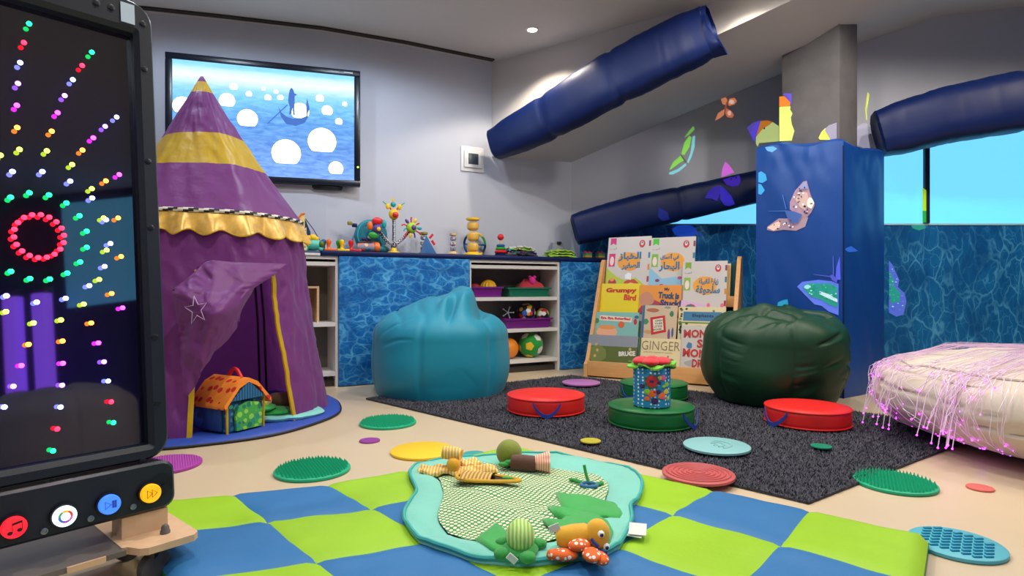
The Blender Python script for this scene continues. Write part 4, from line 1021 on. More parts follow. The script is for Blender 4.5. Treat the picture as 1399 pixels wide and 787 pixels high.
def ex2(cv, w, h):
    for k, (x, y) in enumerate(((.2, .30), (.3, .22), (.85, .28), (.7, .34), (.12, .2))): patch(cv, 'print_fish', w, h, ell(x, y, .05, .025), '#c83a6a' if k % 2 else '#8a2a5c', 2)
    patch(cv, 'print_hair', w, h, ell(.75, .14, .15, .09, 14, .1, 4), '#b83a24', 2); patch(cv, 'print_suit', w, h, ell(.45, .08, .2, .07, 14, .12, 9), '#c8202c', 3)
    patch(cv, 'print_weed', w, h, [(.12, .14), (.34, .12), (.36, .05), (.30, .09), (.14, .07)], '#5a9a3a', 3); patch(cv, 'print_mask', w, h, ell(.72, .10, .09, .045), '#e8e6e4', 4)
def ex3(cv, w, h):
    patch(cv, 'print_shell', w, h, ell(.22, .10, .20, .20), '#b8324a', 2); patch(cv, 'print_window', w, h, ell(.20, .13, .12, .16), '#1f7f86', 3)
    for x, y in ((.16, .19), (.25, .19), (.16, .08), (.25, .08)): patch(cv, 'print_pane', w, h, rect(x - .025, x + .025, y - .035, y + .035), '#c8e8ee', 4)
    for k in range(6): patch(cv, 'print_flower', w, h, ell(.42 + .1 * k, .16 + .06 * (k % 3), .04, .04, 8), ('#e8a050', '#58b060', '#e86a8a')[k % 3], 3)
book('tall Arabic picture book with a red-haired child on the top tier', 3, 828, 886.5, 324, OFFW, arab('#d0287c', '#d8286c', ([(0, .0), (.95, 0), (.95, .2), (.7, .34), (.45, .3), (.25, .36), (0, .5)], '#b4cc44'), ('الخباز', (.27, .80, .60, .75), 'الصغير', (.36, .78, .46, .59)), ex1))
book('tall Arabic picture book with a blue undersea scene on the top tier', 3, 886.5, 948, 324.5, OFFW, arab('#4ac228', '#7ab83a', ([(0, 0), (.95, 0), (.95, .26), (.6, .36), (.3, .33), (0, .52)], '#8cc0dc'), ('في أعماق', (.24, .66, .61, .73), 'البحار', (.22, .68, .44, .60)), ex2))
book('Arabic picture book with an arched window picture at the right of the bookcase', 2, 931, 992, 357, OFFW, arab('#7aa82c', '#8ab83c', ([(0, 0), (.95, 0), (.95, .18), (.5, .30), (0, .36)], '#d8b4d4'), ('زيارة للقبيلة', (.38, .82, .60, .72), 'سلحوفة', (.32, .86, .44, .60)), ex3))
book('white picture book tucked behind the arched window book', 3, 938, 998, 361, OFFW, lambda t, cv, w, h: patch(cv, 'print_edge', w, h, rect(.93, 1, .1, .95), '#e0b060'))
def grumpy(t, cv, w, h):
    title(cv, w, h, 'Grumpy', .16, .92, .72, .88, '#c8241c', .0026, .0); title(cv, w, h, 'Bird', .62, .92, .54, .70, '#d8401c', .0026, -.06)
    patch(cv, 'print_ground', w, h, rect(.04, .3, .0, .12), '#c88a1c', 1); patch(cv, 'print_spine', w, h, rect(0, .04, 0, 1), '#b8a010', 1)
book('bright yellow picture book with red title letters on the third tier', 2, 819, 874, 387.5, M('cover_yellow', '#ecd414', rough=.35), grumpy)
def truck(t, cv, w, h):
    patch(cv, 'print_hill', w, h, [(0, 0), (1, 0), (1, .12), (.75, .22), (.5, .52), (.3, .62), (.12, .5), (0, .3)], '#a8384a', 1); patch(cv, 'print_dust', w, h, ell(.18, .6, .17, .2, 14, .15, 6), '#c88a6a', 1.5)
    patch(cv, 'print_truck', w, h, ell(.32, .34, .15, .13, 12, .1, 2), '#4a7a94', 3); patch(cv, 'print_wheel', w, h, ell(.28, .2, .07, .08), '#e8e4e0', 4); patch(cv, 'print_load', w, h, ell(.55, .18, .28, .13), '#c8242c', 2)
    title(cv, w, h, 'My', .58, .70, .82, .93, '#1c3a5c', .001); title(cv, w, h, 'Truck is', .45, .92, .62, .80, '#1c4a6c', .0026, -.05); title(cv, w, h, 'Stuck!', .50, .97, .40, .60, '#1c3a6c', .0026, -.03)
book('orange picture book with a red hill and dark blue title', 2, 873, 933, 389.5, M('cover_orange', '#e89438', rough=.35), truck)
def bye(t, cv, w, h):
    patch(cv, 'print_banner', w, h, [(.10, .74), (.84, .70), (.86, .84), (.12, .90)], '#f0d8c0', 1); title(cv, w, h, 'Bye, Bye, Butterflies!', .14, .82, .75, .85, '#c83038', .0021, -.03)
    patch(cv, 'print_face', w, h, ell(.30, .38, .24, .20, 18, .02), '#efb088', 2); patch(cv, 'print_hair', w, h, ell(.30, .53, .20, .07, 16), '#e89a50', 3)
    patch(cv, 'print_butterfly', w, h, ell(.62, .62, .075, .10, 10, .12, 1), '#d8642c', 2); patch(cv, 'print_butterfly', w, h, ell(.93, .72, .04, .09, 10, .1, 4), '#c0242c', 2); patch(cv, 'print_leaf', w, h, ell(.95, .86, .05, .05), '#1f6f84', 2); patch(cv, 'print_leaf', w, h, ell(.05, .72, .05, .08), '#3a8a4a', 2)
book('pale teal picture book with a butterfly banner on the second tier', 1, 813, 872.5, 426, M('cover_teal', '#86bdb4', rough=.35), bye)
book('dark green picture book edge behind the pale teal book', 1, 862, 880, 427, M('cover_darkgreen', '#3c5a38', rough=.4), lambda t, cv, w, h: patch(cv, 'print_strip', w, h, rect(.3, 1, .75, .95), '#a8a8a0'), d=TIERS[1][0] + .03)
def openb(t, cv, w, h):
    for k, (x, y, rx, ry, c_) in enumerate(((.3, .88, .18, .05, '#b06a50'), (.85, .8, .06, .07, '#3a7a4a'), (.12, .6, .08, .07, '#4a8a5a'), (.2, .35, .12, .05, '#c89a6a'), (.8, .3, .04, .14, '#7a4a8a'), (.9, .35, .03, .12, '#3a5a8a'), (.3, .12, .2, .04, '#a03a2a'), (.72, .95, .1, .03, '#8a9a8a'))): patch(cv, 'print_animal', w, h, ell(x, y, rx, ry, 10, .12, k), c_, 1)
    q = [(.30, .28), (.72, .36), (.66, .76), (.24, .70)]; patch(cv, 'print_red_book', w, h, q, '#c8202c', 2); patch(cv, 'print_plate', w, h, [(.36, .35), (.65, .41), (.60, .70), (.32, .65)], '#e8dcc0', 3)
    for k, s in enumerate(('OPEN', 'THIS', 'LITTLE', 'BOOK')): title(cv, w, h, s, .37 - .012 * k + .02, .60 - .0 * k, .605 - .07 * k, .65 - .07 * k, '#2a3a48', .0008, .14)
    patch(cv, 'print_spine', w, h, rect(0, .07, 0, 1), '#3a6a94', 4)
book('beige picture book with a small red book drawn on its cover', 1, 877, 924.5, 417, M('cover_beige', '#d0b898', rough=.4), openb)
def leop(t, cv, w, h):
    patch(cv, 'print_title_bar', w, h, rect(.10, .92, .66, .88), '#3a78a0', 2); title(cv, w, h, 'Elephants', .30, .75, .73, .83, '#1c2a3a', .0008)
    for k in range(26): patch(cv, 'print_spot', w, h, ell(random.Random(k).choice([.04, .06, .95, random.Random(k + 9).random()]), .25 + .72 * random.Random(k + 3).random(), .03, .03, 7, .25, k), ('#3a5a2a', '#1f2a1c', '#6a8a3a')[k % 3], 1)
    patch(cv, 'print_animal', w, h, ell(.42, .42, .26, .13, 14, .06, 4), '#b06a3a', 2); patch(cv, 'print_line', w, h, rect(0, 1, .60, .63), '#5a8a3a', 2)
book('spotted leaf-bordered picture book behind the red-lettered book', 1, 927, 991, 419, M('cover_cream_leaf', '#e0d0a4', rough=.35), leop)
def bruce(t, cv, w, h):
    patch(cv, 'print_grass', w, h, rect(0, 1, 0, .68), '#5e6a2c', 1); patch(cv, 'print_bank', w, h, ell(.2, .45, .2, .25, 12, .1, 3), '#7a8440', 1.5)
    title(cv, w, h, 'BRUCE', .64, .97, .42, .56, '#e8e4da', .0022, .08)
    for k, (x, y) in enumerate(((.17, .72), (.20, .55), (.16, .38), (.86, .62), (.88, .5))): patch(cv, 'print_gosling', w, h, ell(x, y, .028, .045, 8), '#c8b070', 3)
book('grey green picture book with white brush title on the lowest tier', 0, 804, 871, 457, M('cover_grey', '#8f949c', rough=.4), bruce)
def ginger(t, cv, w, h):
    title(cv, w, h, 'GINGER', .07, .96, .66, .92, '#8a7a5c', -.0005); title(cv, w, h, 'and the mystery visitor', .12, .80, .57, .62, '#a09070')
    patch(cv, 'print_cat', w, h, ell(.34, .22, .28, .17, 16, .04, 2), '#d8862c', 2); patch(cv, 'print_cat_head', w, h, [(.5, .2), (.62, .24), (.62, .40), (.56, .34), (.5, .34)], '#d8862c', 3)
    patch(cv, 'print_kitten', w, h, ell(.78, .26, .11, .17, 12, .08, 6), '#8a6a48', 2); patch(cv, 'print_tail', w, h, [(.66, .38), (.69, .36), (.72, .5), (.69, .52)], '#8a6a48', 2); patch(cv, 'print_spine', w, h, rect(0, .05, 0, 1), '#2c6a48', 3)
book('cream picture book titled with thin grey letters on the lowest tier', 0, 873, 931.5, 461.5, M('cover_cream', '#e6d4a4', rough=.4), ginger)
def monkey(t, cv, w, h):
    title(cv, w, h, 'MONKEY', .05, .90, .76, .93, '#b83430', .0021, .03); title(cv, w, h, 'SEE', .33, .70, .56, .73, '#b83430', .0021); title(cv, w, h, 'MONKEY', .05, .92, .36, .53, '#c03430', .0021, -.02); title(cv, w, h, 'DRAW', .25, .72, .17, .33, '#b83430', .0021)
    patch(cv, 'print_doodle', w, h, ell(.18, .60, .06, .07, 9, .2, 3), '#4a7aa8', 1); patch(cv, 'print_doodle', w, h, ell(.2, .24, .10, .06, 9, .2, 5), '#a8a8a4', 1)
book('pale grey picture book with hand-drawn red capitals beside the green bean bag', 0, 930, 998, 445, M('cover_paper', '#c9c2ba', rough=.5), monkey)
# ================================================================ RUG
RL, RN, RB = Vector((-0.903, 3.69, 0)), Vector((0.944, 1.90, 0)), Vector((0.47, 4.66, 0))
RU = RN - RL; RV = RB - RL
rug = thing('shaggy_rug', 'large charcoal shaggy rug in the middle of the floor', 'rug', tuple(RL))
rs = [[RL + RU * u + RV * v + Vector((0, 0, z)) for (u, v, z) in ((0, 0, .0), (0, 0, .012))] for _ in ()]
mb = MB(); NU, NV = 60, 40
top = [[RL + RU * (i / NU) + RV * (j / NV) + Vector((0, 0, .010 + .004 * nz(i * .7, j * .7, 1))) for i in range(NU + 1)] for j in range(NV + 1)]
mb.rings(top, False)
rim = top[0] + [r[-1] for r in top[1:]] + top[-1][::-1][1:] + [r[0] for r in top[::-1][1:-1]]
mb.rings([[Vector((p.x, p.y, .001)) for p in rim], rim], True)
RUGM = M('rug_charcoal', '#3c3c44', rough=.95, bump=.8, bscale=160, var=.5, vscale=120)
obj('rug_body', mb, RUGM, rug, world=True)
rnd = random.Random(3); vs = []; fs = []
for k in range(110000):
    u, v = rnd.random(), rnd.random(); p = RL + RU * u + RV * v
    if p.y > 3.4 and k % 2: continue
    a = rnd.uniform(0, 2 * pi); l = rnd.uniform(.010, .02); w = .0028; dx, dy = cos(a), sin(a); t_ = rnd.uniform(.2, 1.0) * l
    i = len(vs); vs += [(p.x - dy * w, p.y + dx * w, .008), (p.x + dy * w, p.y - dx * w, .008), (p.x + dx * t_, p.y + dy * t_, .008 + l * .75)]; fs.append((i, i + 1, i + 2))
m = MB(); m.v = [Vector(v) for v in vs]; m.f = fs; m.m = [0] * len(fs)
obj('rug_pile', m, M('rug_pile_mat', '#505059', rough=.95, var=.65, vscale=70), rug, world=True, smooth=False, kind='stuff')

# ================================================================ FLOOR CUSHIONS
def cushion(label, x, y, r, h, mat, hand, z=.016):
    t = thing('floor_cushion', label, 'cushion', (x, y, z), 0, 'round vinyl floor cushions')
    rs = [[(rr * cos(2 * pi * j / 56) * (1 + .006 * nz(3 * cos(2 * pi * j / 56), 3 * sin(2 * pi * j / 56), q)), rr * sin(2 * pi * j / 56) * (1 + .006 * nz(3 * cos(2 * pi * j / 56), 3 * sin(2 * pi * j / 56), q)), zz) for j in range(56)] for q, (rr, zz) in enumerate(((r * .94, 0), (r * .985, .006), (r, h * .3), (r * .992, h * .5), (r, h * .7), (r * .985, h - .008), (r * .955, h), (r * .6, h + .003), (.001, h + .004)))]
    obj('body', MB().rings(rs, True, True, False), mat, t, ang=60)
    for zz in (.008, h - .006): obj('piping', MB().tube([(r * .99 * cos(2 * pi * j / 56), r * .99 * sin(2 * pi * j / 56), zz) for j in range(56)], .0045, 6, closed=True), mat, t)
    for a in hand:
        a = radians(a); d = Vector((cos(a), sin(a), 0)); s = Vector((-sin(a), cos(a), 0)); pts = []
        for k in range(15):
            q = k / 14 - .5; pts.append(d * (r * cos(q * .5) + .005 + .018 * sin(pi * k / 14)) + s * (q * .145) + Vector((0, 0, h * .82 - .062 * sin(pi * k / 14) ** .8)))
        rr = [[p + Vector((0, 0, .010)) - d * .0, p + Vector((0, 0, .010)) + d * .004, p - Vector((0, 0, .010)) + d * .004, p - Vector((0, 0, .010))] for p in pts]
        obj('handle', MB().rings(rr, True, True, True), M('handle_blue', '#1d3f9c', rough=.6), t)
    return t
CRED = M('cushion_red', '#e02420', rough=.42, bump=.05, bscale=60, var=.04); CGRN = M('cushion_green', '#0d6b30', rough=.4, bump=.05, bscale=60, var=.06)
cushion('round red floor cushion with blue handle facing the camera', .187, 3.30, .212, .092, CRED, (268,))
cushion('round red floor cushion in front of the green bean bag', 1.475, 2.985, .198, .088, CRED, (200,))
cushion('round green floor cushion carrying the flower drum', .695, 2.99, .210, .092, CGRN, (-42,))
cushion('round green floor cushion behind the flower drum', .882, 3.72, .205, .092, CGRN, (215,))
# flower drum
dp = At(890.5, 562, 3.0)
t = thing('fabric_drum', 'blue spotted fabric drum with red flower lid on a green cushion', 'toy', (.688, 2.94, .112), radians(-5), scale=.96)
DOT = pattern('drum_dots', '#1787b8', ['#e6f0f4'], 'dots', 52, .28, rnd=.25)
obj('body', MB().lathe([(0, 0), (.088, 0), (.094, .006), (.093, .1), (.094, .198), (.08, .203), (0, .203)], 36, cap0=False, cap1=False), DOT, t)
rs = [[((.085 + .028 * q + .018 * q * sin(8 * a)) * cos(a), (.085 + .028 * q + .018 * q * sin(8 * a)) * sin(a), .205 + .004 * sin(8 * a) + .012 * q * sin(5 * a)) for a in [2 * pi * j / 64 for j in range(64)]] for q in (0, .5, 1)]
lf = MB().rings(rs, True); lf.rings([[Vector(p) + Vector((0, 0, .008)) for p in r] for r in rs], True); lf.rings([rs[2], [Vector(p) + Vector((0, 0, .008)) for p in rs[2]]], True)
obj('leaf_collar', lf, fabric('collar_green', '#6cc02a'), t)
REDF = fabric('flower_red', '#cf1a2c')
for k in range(6):
    a = 2 * pi * k / 6 + .3; obj('petal', MB().ball((.06 * cos(a), .06 * sin(a), .228), 1, sc=(.044, .044, .02)), REDF, t)
obj('flower_centre', MB().ball((0, 0, .236), 1, sc=(.03, .03, .016)), REDF, t)
def applique(name, a, z, pts, mat, lift=.0955):
    a = radians(a); m = MB(); P = []
    for x, y in pts:
        b = a + x / lift; P.append((lift * cos(b), lift * sin(b), z + y))
    c = sum((Vector(p) for p in P), Vector()) / len(P); c = Vector((c.x, c.y, 0)).normalized() * (lift + .003) + Vector((0, 0, c.z))
    m.add([c] + P, [(0, i + 1, (i + 1) % len(P) + 1) for i in range(len(P))]); return obj(name, m, mat, t, ang=80)
def star(n, r0, r1): return [((r0 if k % 2 else r1) * cos(pi * k / n), (r0 if k % 2 else r1) * sin(pi * k / n)) for k in range(2 * n)]
FO, FLM, FPK, FVI = fabric('felt_orange', '#e86a2c'), fabric('felt_lime', '#8ac83a'), fabric('felt_pink', '#e05a9c'), fabric('felt_violet', '#2c1f5c')
applique('leaf_patch', -98, .135, star(7, .030, .044), fabric('felt_darkgreen', '#1c6a30'), .0945); applique('flower_patch', -98, .137, star(8, .024, .036), fabric('felt_red', '#c8202c'), .0955); applique('flower_heart', -98, .137, star(7, .010, .014), FVI, .0965)
for k, (a, z, mt, r_) in enumerate(((-62, .155, FPK, .018), (-72, .155, FY, .012), (-48, .12, FLM, .016), (-50, .085, FY, .017), (-75, .13, FVI, .012), (-98, .075, FO, .022), (-90, .085, fabric('felt_red'), .010), (-67, .065, FO, .022), (-60, .055, FPK, .012), (-112, .05, FO, .015), (-112, .085, FLM, .018), (-90, .04, FVI, .02), (-77, .085, FVI, .015), (-128, .11, FVI, .016), (-42, .05, FLM, .014), (-60, .11, FLM, .010))):
    applique('felt_patch', a, z, ell(0, 0, r_, r_ * .8, 10, .12, k), mt)

# ================================================================ TACTILE FLOOR DISCS
def disc(label, px, py, wpx, kind, colr, z0=.0, rmul=1.0):
    c = G(px, py, z0); r = wpx / 2 * c.y / FPX * rmul
    t = thing('tactile_disc', label, 'disc', (c.x, c.y, z0 + .0005), 0, 'tactile floor discs')
    mat = M('disc_' + colr, colr, rough=.45, spec=.4)
    h = .012 if r > .08 else .006
    obj('plate', MB().lathe([(r * .96, 0), (r, .002), (r, h - .002), (r * .975, h), (0.001, h)], 48, cap0=True, cap1=False), mat, t)
    if kind == 'spikes':
        m = MB(); s = r / 10.5; n = 12
        for i in range(-n, n + 1):
            for j in range(-n, n + 1):
                x = (i + (j % 2) * .5) * s; y = j * s * .87
                if x * x + y * y < (r * .93) ** 2: m.add([(x + .0055 * cos(2 * pi * k / 6), y + .0055 * sin(2 * pi * k / 6), h) for k in range(6)] + [(x, y, h + .015)], [(k, (k + 1) % 6, 6) for k in range(6)])
        obj('spikes', m, mat, t, kind='stuff')
    elif kind == 'dots':
        m = MB(); s = r / 13; n = 14
        for i in range(-n, n + 1):
            for j in range(-n, n + 1):
                x = (i + (j % 2) * .5) * s; y = j * s * .87
                if x * x + y * y < (r * .94) ** 2: m.add([(x + s * .36 * cos(2 * pi * k / 6), y + s * .36 * sin(2 * pi * k / 6), h) for k in range(6)] + [(x, y, h + .004)], [(k, (k + 1) % 6, 6) for k in range(6)])
        obj('bumps', m, mat, t, kind='stuff')
    elif kind == 'rings':
        for k in range(6):
            q = r * (.16 + .14 * k); obj('ridge', MB().tube([(q * cos(2 * pi * j / 40), q * sin(2 * pi * j / 40), h) for j in range(40)], .005, 6, closed=True), mat, t)
    elif kind == 'bars':
        bm_ = M('disc_bar', '#2592ae', rough=.4)
        for j in range(-5, 6):
            for i in range(-4, 5):
                x = i * r * .27 + (j % 2) * r * .13; y = j * r * .165
                if (abs(x) + r * .09) ** 2 + y * y < (r * .88) ** 2: obj('bar', MB().box(x - r * .10, x + r * .10, y - r * .040, y + r * .040, h - .001, h + .005, r=.002), bm_, t)
    elif kind == 'wave':
        for k in range(3):
            q = r * (.25 + .22 * k); obj('ridge', MB().tube([(q * cos(a) - r * .25, q * sin(a) * .7, h) for a in [-1.1 + 2.2 * j / 16 for j in range(17)]], .005, 6), mat, t)
    return t
disc('large green spiky disc on the floor nearest the checkered mat', 427, 644, 100, 'spikes', '#10a678')
disc('large green spiky disc near the corner of the rug', 530, 579, 76, 'spikes', '#10a678')
disc('large green spiky disc on the floor in front of the white beanbag', 1222.5, 662, 100, 'spikes', '#10a678')
disc('small purple disc between the tent and the yellow disc', 505, 603, 28, 'flat', '#8e3a90')
disc('large yellow disc behind the striped butterfly toy', 577, 618, 86, 'flat', '#eec41c')
disc('large purple bumpy disc half hidden by the light panel', 226, 637, 90, 'dots', '#a43aa0')
disc('small teal disc at the far edge of the checkered mat', 648, 622, 32, 'flat', '#3f9c98')
disc('lilac disc lying on the rug below the bookcase', 794, 524, 52, 'flat', '#b070b0', .022)
disc('small mustard disc on the rug', 807, 603.5, 28, 'flat', '#b8ac30', .022)
disc('large pale aqua disc on the rug', 979, 611.5, 88, 'wave', '#86bcbc', .022)
disc('small dark green disc on the rug near the red cushion', 1122, 611, 27, 'flat', '#0f7f60', .022)
disc('large coral ridged disc on the rug by the checkered mat', 954, 650, 96, 'rings', '#c05a58', .022)
disc('small coral disc on the floor in front of the white beanbag', 1339, 668, 32, 'flat', '#d86a60')
disc('large turquoise disc with raised bars beside the mat corner', 1307, 747, 112, 'bars', '#53b0c0')

# ================================================================ BEAN BAGS
def crease(x, y, z, w=.07):
    """thin valley along the zero lines of a slow noise: a fold in taut cloth"""
    n = nz(x, y, z); return exp(-(n / w) ** 2)
def beanbag(name, label, loc, R, H, mat, topf, seed, rotz=0, fold=.012, seams=6, nu=200, base=.9, sh=.7, ex=.6, belly=.0, fz=4.0):
    t = thing(name, label, 'bean bag', loc, rotz); rs = []
    prof = [(base * R * k / 6, 0.0) for k in range(1, 6)]
    for k in range(41):
        s = k / 40; prof.append((R * (base + (1 - base) * sin(pi / 2 * min(1, s * 1.5)) + belly * sin(pi * s)), H * sh * s))
    r_top = prof[-1][0]
    for k in range(1, 44):
        a = pi / 2 * k / 44; prof.append((r_top * cos(a) ** ex, H * (sh + (1 - sh) * sin(a) ** .9)))
    for (r, z0) in prof:
        r_ = []
        for j in range(nu):
            a = 2 * pi * j / nu; x, y, z = r * cos(a), r * sin(a), z0; q = z0 / H
            ang = min(abs((a - 2 * pi * (k + .35) / seams + pi) % (2 * pi) - pi) for k in range(seams))
            seam = exp(-(ang / .035) ** 2) + .35 * exp(-(ang / .12) ** 2)
            cx, cy = cos(a), sin(a)
            f = fold * 1.2 * nz(1.6 * cx + seed, 1.6 * cy, z * 2.5)
            sw = z * fz + .5 * sin(2 * a + seed)
            m1 = max(0, nz(1.3 * cx + 3 * seed, 1.3 * cy, z * 2)); m2 = max(0, nz(1.7 * cx - seed, 1.7 * cy + 4, z * 2.5))
            f += fold * 2.2 * m1 * nz(.8 * cx + seed, .8 * cy, sw * 2.0) - fold * 1.6 * m2 * crease(.55 * cx + seed, .55 * cy, sw, .08) - fold * 1.3 * m1 * crease(.5 * cx, .5 * cy + seed, sw * 1.9 + cx, .07)
            env = min(1, q * 6); k_ = 1 + (f * env - .010 * seam * env * (r / R)) / max(R, .1)
            x *= k_; y *= k_
            tq = max(0, (q - sh) / (1 - sh)); tq = tq * tq * (3 - 2 * tq) if tq < 1 else 1
            dz, dx, dy = topf(x / R, y / R, a)
            z += dz * tq; x += dx * tq; y += dy * tq
            r_.append((x, y, max(z, .002)))
        rs.append(r_)
    obj('cover', MB().rings(rs, True, True, True), mat, t, ang=80)
    return t
TEALB = M('beanbag_teal', '#0985a0', rough=.5, sheen=.1, bump=.04, bscale=130, var=.04, vscale=3, spec=.4)
GRNB = M('beanbag_green', '#0b3a22', rough=.48, sheen=.0, bump=.04, bscale=130, var=.06, vscale=3, spec=.4)
def top_teal(x, y, a):
    e = max(0.0, 1 - (x * x + y * y)) ** .5
    hump = .15 * exp(-((x - .24) ** 2 / .05 + (y - .05) ** 2 / .25)) + .09 * exp(-((x + .15) ** 2 / .14 + (y - .1) ** 2 / .3))
    knot = .06 * exp(-((x - .33) ** 2 / .015 + (y + .40) ** 2 / .04)) + .05 * exp(-((x - .10) ** 2 / .006 + (y + .5) ** 2 / .05)) - .06 * exp(-((x - .21) ** 2 / .002 + (y + .5) ** 2 / .08)) - .07 * exp(-((x - .55) ** 2 / .010 + (y + .1) ** 2 / .15))
    rid = -.02 * crease(x * 2.0 + 3, y * .8, .7, .08) + .03 * nz(x * 2.5, y * 1.2, 2)
    return hump + knot + rid * e, .06 * exp(-((x - .3) ** 2 / .05 + y * y / .2)), 0
beanbag('bean_bag', 'turquoise bean bag chair with a slumped peak in front of the water-printed cabinet', (-.478, 4.00, .002), .450, .535, TEALB, top_teal, 1.7, base=.93, sh=.66, ex=.44, fold=.017, fz=3.0, belly=.025)
def top_green(x, y, a):
    e = max(0.0, 1 - (x * x + y * y)) ** .5
    rid = -.045 * crease(x * .9 + 5, y * 2.6 + x * .6, 1.4, .09) - .03 * crease(x * 1.0 + 1, y * 3.8 - x * .8, 7.3, .07) + .05 * nz(x * 1.6, y * 2.5, 4)
    return rid * e + .035 * exp(-((x + .35) ** 2 / .05 + (y + .3) ** 2 / .1)) + .03 * exp(-((x - .2) ** 2 / .06 + (y + .1) ** 2 / .1)), 0, 0
beanbag('bean_bag', 'dark green bean bag chair slumped against the padded column', (1.590, 3.625, .018), .410, .545, GRNB, top_green, 6.3, fold=.036, base=.80, sh=.62, ex=.55, belly=.02, fz=7.0)

# white fibre-optic bean bag
WB = Vector((2.60, 2.55, 0)); WRX, WRY, WH = .92, .62, .40
WBM = M('beanbag_cream', '#cfc2b2', rough=.6, sheen=.2, bump=.05, bscale=150, var=.04, vscale=3)
def sp(x, e): return (abs(x) ** e) * (1 if x >= 0 else -1)
WROT = radians(4)
def wb_pt(a, ph, off=0.0):
    r = cos(ph) ** .34; z = WH / 2 * (1 + sp(sin(ph), .8))
    q = z / WH; r *= .90 + .10 * min(1, (q / .5)) ** .6 if q < .5 else 1
    f = .03 * nz(1.5 * cos(a), 1.5 * sin(a), z * 4) - .022 * max(0, .3 + nz(2 * cos(a), 2 * sin(a), 7)) * crease(.7 * cos(a) + 3, .7 * sin(a), z * 7 + .4 * sin(3 * a), .08) - .014 * crease(.8 * cos(a), .8 * sin(a) + 4, z * 13 + .6 * sin(2 * a), .06)
    x, y = (WRX + f + off) * sp(cos(a), .62) * r, (WRY + f + off) * sp(sin(a), .62) * r
    z += max(0, (q - .75) / .25) * (-.02 + .04 * nz(x * 2.5, y * 2.5, 2) - .035 * crease(x * 1.8, y * 2.4 + 3, 5, .08)) + off * max(0, sin(ph))
    return Vector((x, y, max(z, .002)))
t = thing('bean_bag', 'large low cream bean bag draped with glowing pink fibre-optic strands', 'bean bag', (WB.x, WB.y, .014), WROT)
obj('cover', MB().rings([[wb_pt(2 * pi * j / 150, -pi / 2 + pi * i / 80) for j in range(150)] for i in range(1, 80)], True, True, True), WBM, t, ang=80)
obj('seam', MB().tube([wb_pt(2 * pi * j / 120, .78, .004) for j in range(120)], .006, 6, closed=True), WBM, t)

# fibre strands spread over the bag
fib = thing('fibre_optic_strands', 'bundle of thin pink glowing fibre-optic strands spilling over the cream bean bag', 'fibre optics', (WB.x, WB.y, .014), WROT)
FIB = M('fibre_clear_pink', '#e8d4e4', rough=.2, emit=.08, ecol='#f08cf0'); TIP = M('fibre_tip_glow', '#ff40ff', emit=7, ecol='#f030ff'); TIPV = M('fibre_tip_violet', '#b060ff', emit=7, ecol='#9a40ff')
rnd = random.Random(12); strands = MB(); tips = MB(); tipv = MB()
src = Vector((.62, -.10, WH + .02))
for k in range(150):
    grp = rnd.random()
    if grp < .36: a1 = rnd.gauss(pi + .10, .12)
    elif grp < .52: a1 = rnd.gauss(pi - .3, .08)
    elif grp < .78: a1 = rnd.gauss(-pi * .615, .035)
    elif grp < .90: a1 = rnd.gauss(-pi * .74, .04)
    else: a1 = rnd.uniform(pi * .75, pi * 1.6)
    if cos(a1) > .75: continue
    e = wb_pt(a1, .35); top = wb_pt(a1, .95); pts = []
    side = rnd.gauss(0, .05)
    for i in range(9):
        q = i / 8; p = src.lerp(top, q); p.x += side * sin(pi * q) * 2; p.y += .06 * sin(pi * q + k) * (1 - q)
        # keep the strand on the cushion's upper surface
        aa = atan2(p.y / WRY, p.x / WRX); p.z = max(WH + .012 + .02 * abs(nz(p.x * 3, p.y * 3, k)), p.z) if q < .9 else top.z + .012
        pts.append(p)
    L = rnd.uniform(.15, 1.0); n = 7; drop = []
    for i in range(1, n + 1):
        ph = .95 - (1.9 * L) * i / n; p = wb_pt(a1 + side * .6 * i / n + .03 * sin(k + i), ph, .012 + .02 * sin(pi * i / n) * rnd.random()); drop.append(p)
    pts += drop
    strands.tube(pts, .0011, 4, caps=False)
    (tips if rnd.random() < .75 else tipv).ball(pts[-1] + Vector((0, 0, .002)), .0036 if rnd.random() < .35 else .002, 8, 5)
for k in range(26):
    a1 = rnd.gauss(pi, .16); p0 = wb_pt(a1, .7, .01); d = Vector((cos(a1), sin(a1), 0)); pts = [p0]
    l = rnd.uniform(.05, .16)
    for i in range(1, 8): q = i / 7; pts.append(p0 + d * l * q + Vector((0, rnd.uniform(-.004, .004), .03 * sin(pi * q * .6) - .30 * q * q * rnd.uniform(.7, 1.05))))
    strands.tube(pts, .0017, 4, caps=False); tips.ball(pts[-1], .0036, 8, 5)
for k in range(14):
    a1 = rnd.gauss(-pi / 2 - .15, .14); p = wb_pt(a1, -1.15, .015); tips.ball((p.x, p.y, .012), .005, 8, 5)
obj('strands', strands, FIB, fib, kind='stuff'); obj('glowing_tips', tips, TIP, fib, kind='stuff', label='magenta glowing strand tips'); obj('glowing_tips', tipv, TIPV, fib, kind='stuff', label='violet glowing strand tips')

